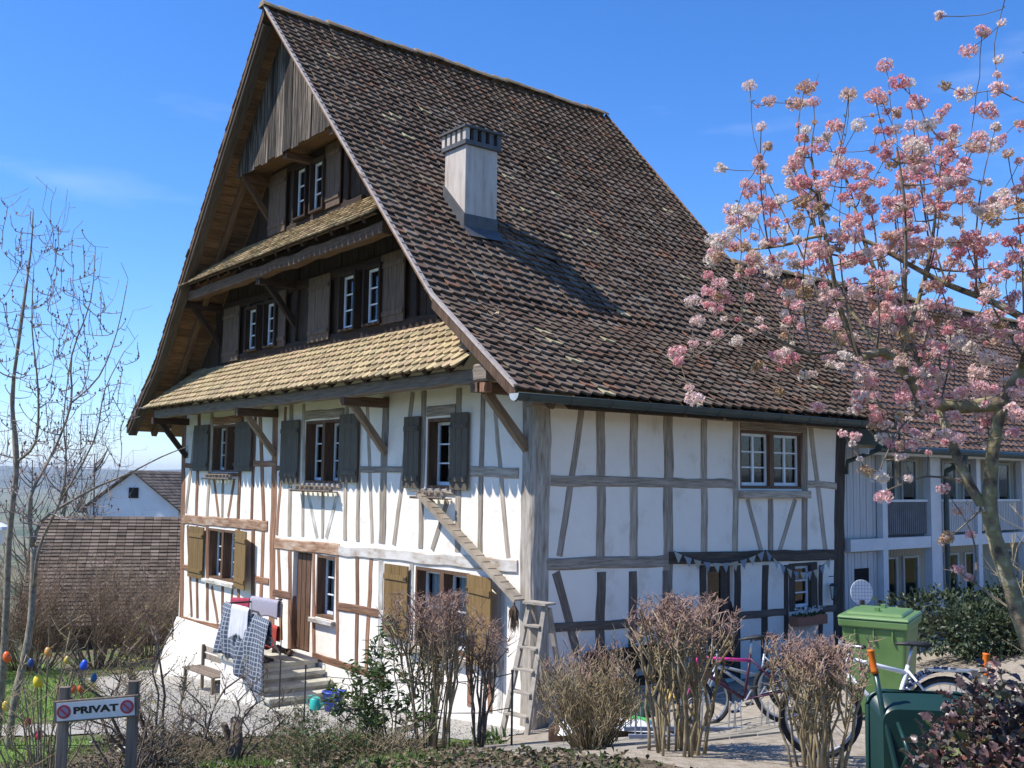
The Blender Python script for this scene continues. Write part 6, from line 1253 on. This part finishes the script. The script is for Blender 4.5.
for (x, y, z, s_, nm_, c) in EG:
    top_ = V((x, y, z+.043*s_+.085))-eb; etw.tube([V((top_.x*.15, top_.y*.15, 0)), V((top_.x*.45, top_.y*.45, top_.z*.55)), V((top_.x*.8, top_.y*.8, top_.z*.98)), top_, top_+V((top_.x*.2, top_.y*.2, .12))], [.007, .006, .0045, .0035, .002], 5)
    mb = MB(); pr_ = [(.004, -.042), (.015, -.039), (.025, -.028), (.030, -.012), (.030, .004), (.026, .020), (.018, .034), (.008, .042), (.003, .044)]; s_ *= .88; mb.lathe((0, 0, 0), [(a*s_, b*s_) for a, b in pr_], 14)
    o = thing('easter_egg', '%s Easter egg hanging in the thin bare bush' % nm_, 'egg', (x, y, z), 0, 'Easter eggs in the bush'); o.rotation_euler = (U(-.3, .3), U(-.3, .3), 0); mb.build('shell', M('egg_'+nm_.replace(' ', '_'), [c, tuple(min(1, q*1.12) for q in c)], ns=12, rough=.3, bump=0, spec=.5), o, True)
    mb = MB(); mb.tube([(0, 0, .043*s_), (U(-.01, .01), U(-.01, .01), .043*s_+.09)], .0015, 4); mb.build('ribbon', 'twig_red', o)
etw.build('branches', 'twig_tan', eg)
# bare hedge shrubs before the barn
for k in range(6):
    t = k/5; bx, by = lerp(-16.6, -20.5, t)+U(-.6, .6), lerp(-6.4, 3.0, t)
    shrub('bare_hedge_shrub', ['dense bare brown shrub at the far left before the barn', 'dense bare brown shrub second from the left before the barn', 'dense bare brown shrub third from the left before the barn', 'dense bare brown shrub fourth from the left before the barn', 'dense bare brown shrub fifth from the left before the barn', 'dense bare brown shrub nearest the house corner before the barn'][k], (bx, by), U(2.8, 3.5), 1.6, 70, 2300, 'twig_brown', 'twig_brown', 40+k, False, .016, .6, .3, group='bare hedge before the barn')
shrub('bare_bush', 'pale fine-twigged bush behind the blossom tree at the right edge', (8.6, -1.2), 2.4, .55, 40, 1100, 'twig_tan', 'twig_tan', 50, False, .008, .35, .2)
# distant bare trees
for k, (px, h_) in enumerate(((30, 12.5), (62, 15), (92, 13))):
    P = CAM+(fw+cr*((px-512)/1026.4)-cu*((500-384)/1026.4))*70; zz = -8
    g = Grow(); b = V((P.x, P.y, zz)); n_ = 26; rq = random.Random(60+k); g.limb([b, b+V((.2, 0, h_*.3)), b+V((-.1, .2, h_*.6)), b+V((.1, 0, h_))], .16, .03, 6)
    for j in range(n_): z_ = rq.uniform(.25, .95)*h_; a = rq.uniform(0, 6.28); l = (1.1-z_/h_)*4.2+.6; p = b+V((0, 0, z_)); g.limb([p, p+V((math.cos(a)*l*.4, math.sin(a)*l*.4, l*.4)), p+V((math.cos(a)*l*.75, math.sin(a)*l*.75, l*1.1))], .05, .015, 4)
    for j in range(420): p, r = rq.choice(g.n[6:]); g.twig(p+V((rq.gauss(0, .7), rq.gauss(0, .7), rq.uniform(.1, 1.5))), .022, .010, .3, .05)
    t_ = thing('distant_tree', ['bare distant tree furthest left beyond the barn', 'tallest bare distant tree beyond the barn', 'bare distant tree nearest the white village house'][k], 'tree', b, 0, 'distant bare trees'); shift(g.mb, b).build('trunk', 'bark', t_); shift(g.tw, b).build('twigs', 'twig_grey', t_, kind='stuff')
# evergreen masses
def leafy(name, label, c, rad, n, size, mat, cat='shrub', seed=1, clumps=14):
    rq = random.Random(seed); t_ = thing(name, label, cat, (c[0], c[1], gz(c[0], c[1]))); mb = MB(); st2 = MB(); cz = []
    for k in range(clumps): a = rq.uniform(0, 6.28); r_ = math.sqrt(rq.random()); cz.append((V((rad[0]*r_*math.cos(a)*.8, rad[1]*r_*math.sin(a)*.8, rad[2]*rq.uniform(.25, .9))), rq.uniform(.28, .5)))
    for (p, s_) in cz: st2.tube([(0, 0, -.05), p*.5+V((0, 0, .1)), p], [.05, .03, .01], 5)
    for k in range(n):
        p, s_ = rq.choice(cz); d = V((rq.gauss(0, 1), rq.gauss(0, 1), rq.gauss(.1, 1))).normalized(); q = p+V((d.x*rad[0], d.y*rad[1], d.z*rad[2]))*s_*rq.uniform(.55, 1.05)
        if q.z < .02: continue
        leaf(mb, q, d+V((rq.uniform(-.6, .6), rq.uniform(-.6, .6), rq.uniform(-.4, .5))), size*rq.uniform(.6, 1.3), size*.55)
    st2.build('stems', 'bark', t_); mb.build('foliage', mat, t_, kind='stuff'); return t_
mt['leaf_dark'] = ramp_mat('dark_evergreen', [(0, (.02, .035, .014)), (.5, (.03, .05, .018)), (1, (.045, .065, .022))], ns=8, rough=.5, spec=.45, bump=0, gmax=.4)
leafy('evergreen_bush', 'dark evergreen bush at the left edge below the village', (-17.5, -8.3), (2.6, 2.6, 4.1), 9000, .16, 'leaf_dark', seed=70, clumps=26)
leafy('evergreen_bush', 'lighter evergreen bush between the left edge and the barn roof', (-20.5, -6.0), (2.0, 2.0, 3.6), 6000, .15, 'leaf_mid', seed=71, clumps=20)
leafy('box_hedge', 'dark evergreen hedge behind the bin below the annex', (4.4, 5.6), (1.2, 2.6, .8), 15000, .09, 'leaf_dark', seed=72, clumps=40)
leafy('box_hedge', 'second dark evergreen hedge at the right edge below the annex', (7.0, 4.6), (1.2, 2.4, .75), 14000, .09, 'leaf_dark', seed=73, clumps=36)
# purple-leaved shrub at the lower right: large leaves one by one
mt['leaf_purple'] = ramp_mat('purple_bronze_leaves', [(0, (.075, .045, .05)), (.2, (.12, .07, .075)), (.4, (.11, .10, .09)), (.6, (.075, .095, .06)), (.75, (.18, .085, .09)), (.88, (.26, .12, .085)), (.95, (.15, .18, .06)), (1, (.15, .135, .13))], ns=30, rough=.38, spec=.55, bump=.3, grime=(.03, .022, .02), gmax=.5, trans=.1, bd=.004)
pb_ = thing('purple_shrub', 'purple-bronze leafy shrub filling the lower right corner', 'shrub', (9.87, -4.99, gz(9.87, -4.99))); rq = random.Random(81); rest = MB()
LV = []
for v in range(3):
    m_ = MB(); n = 7; vs_ = [(0, 0, 0)]
    for i in range(1, n): t = i/n; w_ = .030*math.sin(math.pi*t**.8)*(1+.12*(-1)**i); vs_ += [(w_, .075*t, .012*math.sin(t*3)+.007*(-1)**i*(v-1)), (0, .075*t, -.004), (-w_, .075*t, .012*math.sin(t*3)-.007*(-1)**i*(v-1))]
    vs_.append((0, .078, -.012)); e_ = len(vs_)-1; fs = [(0, 1, 2), (0, 2, 3), (e_-3, e_, e_-2), (e_-2, e_, e_-1)]
    for i in range(n-2): a = 1+i*3; fs += [(a, a+3, a+4, a+1), (a+1, a+4, a+5, a+2)]
    m_.add(vs_, fs); LV.append(m_)
LVM = [m_.mesh('leaf', 'leaf_purple', True) for m_ in LV]; lst = []
stm = MB(); cl_ = []
for k in range(110):
    a = rq.uniform(0, 6.28); r_ = math.sqrt(rq.random())*.54; p = V((r_*math.cos(a), r_*math.sin(a), 1.12*(1-.45*(r_/.54)**2)*rq.uniform(.68, 1.03))); cl_.append(p); stm.tube([(p.x*.3, p.y*.3, -.05), p*.6+V((0, 0, .12)), p], [.012, .008, .004], 5)
for p in cl_:
    for j in range(26):
        d = V((rq.gauss(0, 1), rq.gauss(0, 1), rq.gauss(.25, .7))).normalized(); lst.append((p+d*rq.uniform(.015, .11)-V((0, 0, rq.uniform(0, .12))), d))
lst.sort(key=lambda q: ((q[0]+V(pb_.location))-CAM).length); stm.build('stems', 'bark', pb_)
for i, (p, d) in enumerate(lst):
    q = d.to_track_quat('Y', 'Z'); m3 = q.to_matrix() @ Matrix.Rotation(rq.uniform(-.8, .8), 3, 'Y'); s_ = rq.uniform(.45, .95); v = rq.randrange(3)
    if i < 300:
        o = link('leaf', LVM[v], pb_); m4 = (m3*s_).to_4x4(); m4.translation = p; o.matrix_local = m4
    else: rest.add([p+m3 @ (V(x)*s_) for x in LV[v].v], LV[v].f, rq.random()*.98+.01)
rest.build('foliage', 'leaf_purple', pb_, True, kind='stuff')
# low ground cover, dry leaves and grass
gc = MB(); rq = random.Random(90)
n = 0
while n < 26000:
    x, y = rq.uniform(-3.5, 8.5), rq.uniform(-8.8, -1.2)
    if not inpoly(x, y, BED): continue
    n += 1; k = noise.noise((x*.9, y*.9, 4)); z = gz(x, y); 
    if k > -.05: leaf(gc, (x, y, z+rq.uniform(0, .05+.1*max(0, k))), (rq.gauss(0, 1), rq.gauss(0, 1), rq.uniform(.0, .7)), rq.uniform(.03, .075), rq.uniform(.02, .045))
    else: leaf(gc, (x, y, z+rq.uniform(.004, .02)), (rq.gauss(0, 1), rq.gauss(0, 1), rq.uniform(-.05, .25)), rq.uniform(.03, .07), rq.uniform(.02, .04))
mt['cover'] = ramp_mat('ivy_and_dry_leaves', [(0, (.035, .05, .018)), (.25, (.06, .085, .025)), (.42, (.085, .065, .035)), (.6, (.17, .125, .07)), (.8, (.25, .195, .12)), (.92, (.11, .07, .045)), (1, (.30, .26, .19))], ns=20, rough=.7, bump=0, gmax=.4, trans=.1)
o = gc.build('ground_cover', 'cover', kind='stuff'); tag(o, 'ivy, dry leaves and low plants covering the beds in the foreground', 'ground cover')
gr = MB(); n = 0
while n < 42000:
    x, y = rq.uniform(-22, -1.6), rq.uniform(-12, -2)
    if not (inpoly(x, y, LAWN1) or inpoly(x, y, LAWN2)): continue
    if rq.random() > (1. if x > -12 else .5): continue
    n += 1; z = gz(x, y); a = rq.uniform(0, 6.28); h = rq.uniform(.03, .08)*(1+.5*noise.noise((x, y, 0))); w_ = rq.uniform(.006, .012); dx, dy = math.cos(a), math.sin(a)
    gr.add([(x-dx*w_, y-dy*w_, z), (x+dx*w_, y+dy*w_, z), (x+dy*h*.5, y-dx*h*.5, z+h)], [(0, 1, 2)], rq.uniform(.01, .99))
mt['grass'] = ramp_mat('grass_blades', [(0, (.085, .17, .025)), (.5, (.125, .235, .038)), (.85, (.17, .26, .06)), (1, (.25, .23, .09))], ns=2, rough=.7, bump=0, gmax=.25, trans=.3)
o = gr.build('lawn_grass', 'grass', kind='stuff'); tag(o, 'short green grass on the lawn left of the yard', 'grass')
tuft = MB(); n = 0
while n < 3500:
    x, y = rq.uniform(-3.5, 8.5), rq.uniform(-8.8, -1.2)
    if not inpoly(x, y, BED) or noise.noise((x*.7+9, y*.7, 2)) < .16: continue
    n += 1; z = gz(x, y); a = rq.uniform(0, 6.28); h = rq.uniform(.05, .16); w_ = rq.uniform(.004, .008); dx, dy = math.cos(a), math.sin(a); tuft.add([(x-dx*w_, y-dy*w_, z), (x+dx*w_, y+dy*w_, z), (x+dy*h*.6, y-dx*h*.6, z+h)], [(0, 1, 2)], rq.uniform(.3, .99))
o = tuft.build('bed_grass', 'grass', kind='stuff'); tag(o, 'grass tufts growing in the foreground beds', 'grass')
pb2 = MB(); n = 0
while n < 9000:
    x, y = rq.uniform(-12, .3), rq.uniform(-5.6, -.1)
    if not inpoly(x, y, YARD): continue
    n += 1; s_ = rq.uniform(.008, .022); a = rq.uniform(0, 3); m3 = Matrix.Rotation(a, 3, 'Z'); z = gz(x, y)+.012
    pb2.add([V((x, y, z))+m3 @ V(q)*s_ for q in ((-1, -.6, 0), (1, -.7, 0), (.8, .7, 0), (-.7, .8, 0), (-.5, -.3, .7), (.5, -.3, .75), (.4, .4, .7), (-.4, .4, .65))], [(4, 5, 6, 7), (0, 1, 5, 4), (1, 2, 6, 5), (2, 3, 7, 6), (3, 0, 4, 7)], rq.uniform(.01, .99))
mt['pebble'] = ramp_mat('gravel_pebbles', [(0, (.24, .22, .19)), (.5, (.38, .36, .32)), (1, (.48, .46, .42))], ns=30, rough=.9, bump=0, gmax=.2)
o = pb2.build('yard_gravel', 'pebble', kind='stuff'); tag(o, 'loose pale gravel over the yard', 'gravel')
# small weeds and dry stalks in the bed
for k, (x, y, h_, gr_, lb_) in enumerate(((-1.3, -3.3, .55, True, 'small leafy green weed left of the fence post'), (-.7, -2.75, .6, False, 'tangle of dry stalks below the concrete block'), (-.2, -3.9, .45, False, 'low dry weed in the middle of the front bed'), (.4, -3.0, .5, True, 'small leafy weed left of the evergreen shrub'), (3.1, -4.1, .4, False, 'low dry weed right of the tall trimmed shrub'), (-1.9, -4.6, .5, False, 'dry brown weed right of the gnarled shrub'), (2.4, -4.8, .42, True, 'green weed at the front of the bed'), (.2, -5.2, .45, False, 'dry stalks between the stump and the front edge'))):
    lw = MB(); t_ = shrub('weed', lb_, (x, y), h_, .28, 26, 240, 'twig_brown', 'twig_tan', 100+k, False, .005, .14, .6, cat='weed', group='weeds in the front bed', leaves=(3, .05, .022, lw) if gr_ else None, jitx=2.)
    if lw.v: lw.build('foliage', 'leaf_mid', t_, kind='stuff')
# a few stones edging the bed and a clump of fresh leaves
for k in range(9):
    x, y = lerp(-3.0, 1.6, k/8)+U(-.2, .2), lerp(-5.3, -4.6, k/8)+U(-.3, .3); mb = MB(); s_ = U(.06, .13); vs_ = [V((math.cos(q)*s_*U(.8, 1.2), math.sin(q)*s_*U(.6, 1.), -.02)) for q in [2*math.pi*j/7 for j in range(7)]]; vs_ += [v*.7+V((0, 0, s_*U(.5, .8))) for v in vs_]
    mb.add(vs_, [(7, 8, 9, 10, 11, 12, 13)]+[(j, (j+1) % 7, 7+(j+1) % 7, 7+j) for j in range(7)]); o = mb.build('bed_stone', 'stone', None, False); o.location = (x, y, gz(x, y)); tag(o, ['leftmost', 'second', 'third', 'fourth', 'fifth', 'sixth', 'seventh', 'eighth', 'rightmost'][k]+' pale stone from the left along the foreground bed', 'stone', 'stones in the foreground bed')
cl2 = thing('leaf_clump', 'fresh green leaf clump at the foot of the house corner', 'plant', (1.05, -1.55, gz(1.05, -1.55))); mb = MB()
for k in range(60): leaf(mb, (U(-.2, .2), U(-.2, .2), U(0, .08)), (U(-1, 1), U(-1, 1), U(.3, 1.2)), U(.1, .2), .05)
mb.build('foliage', 'leaf_mid', cl2, kind='stuff')
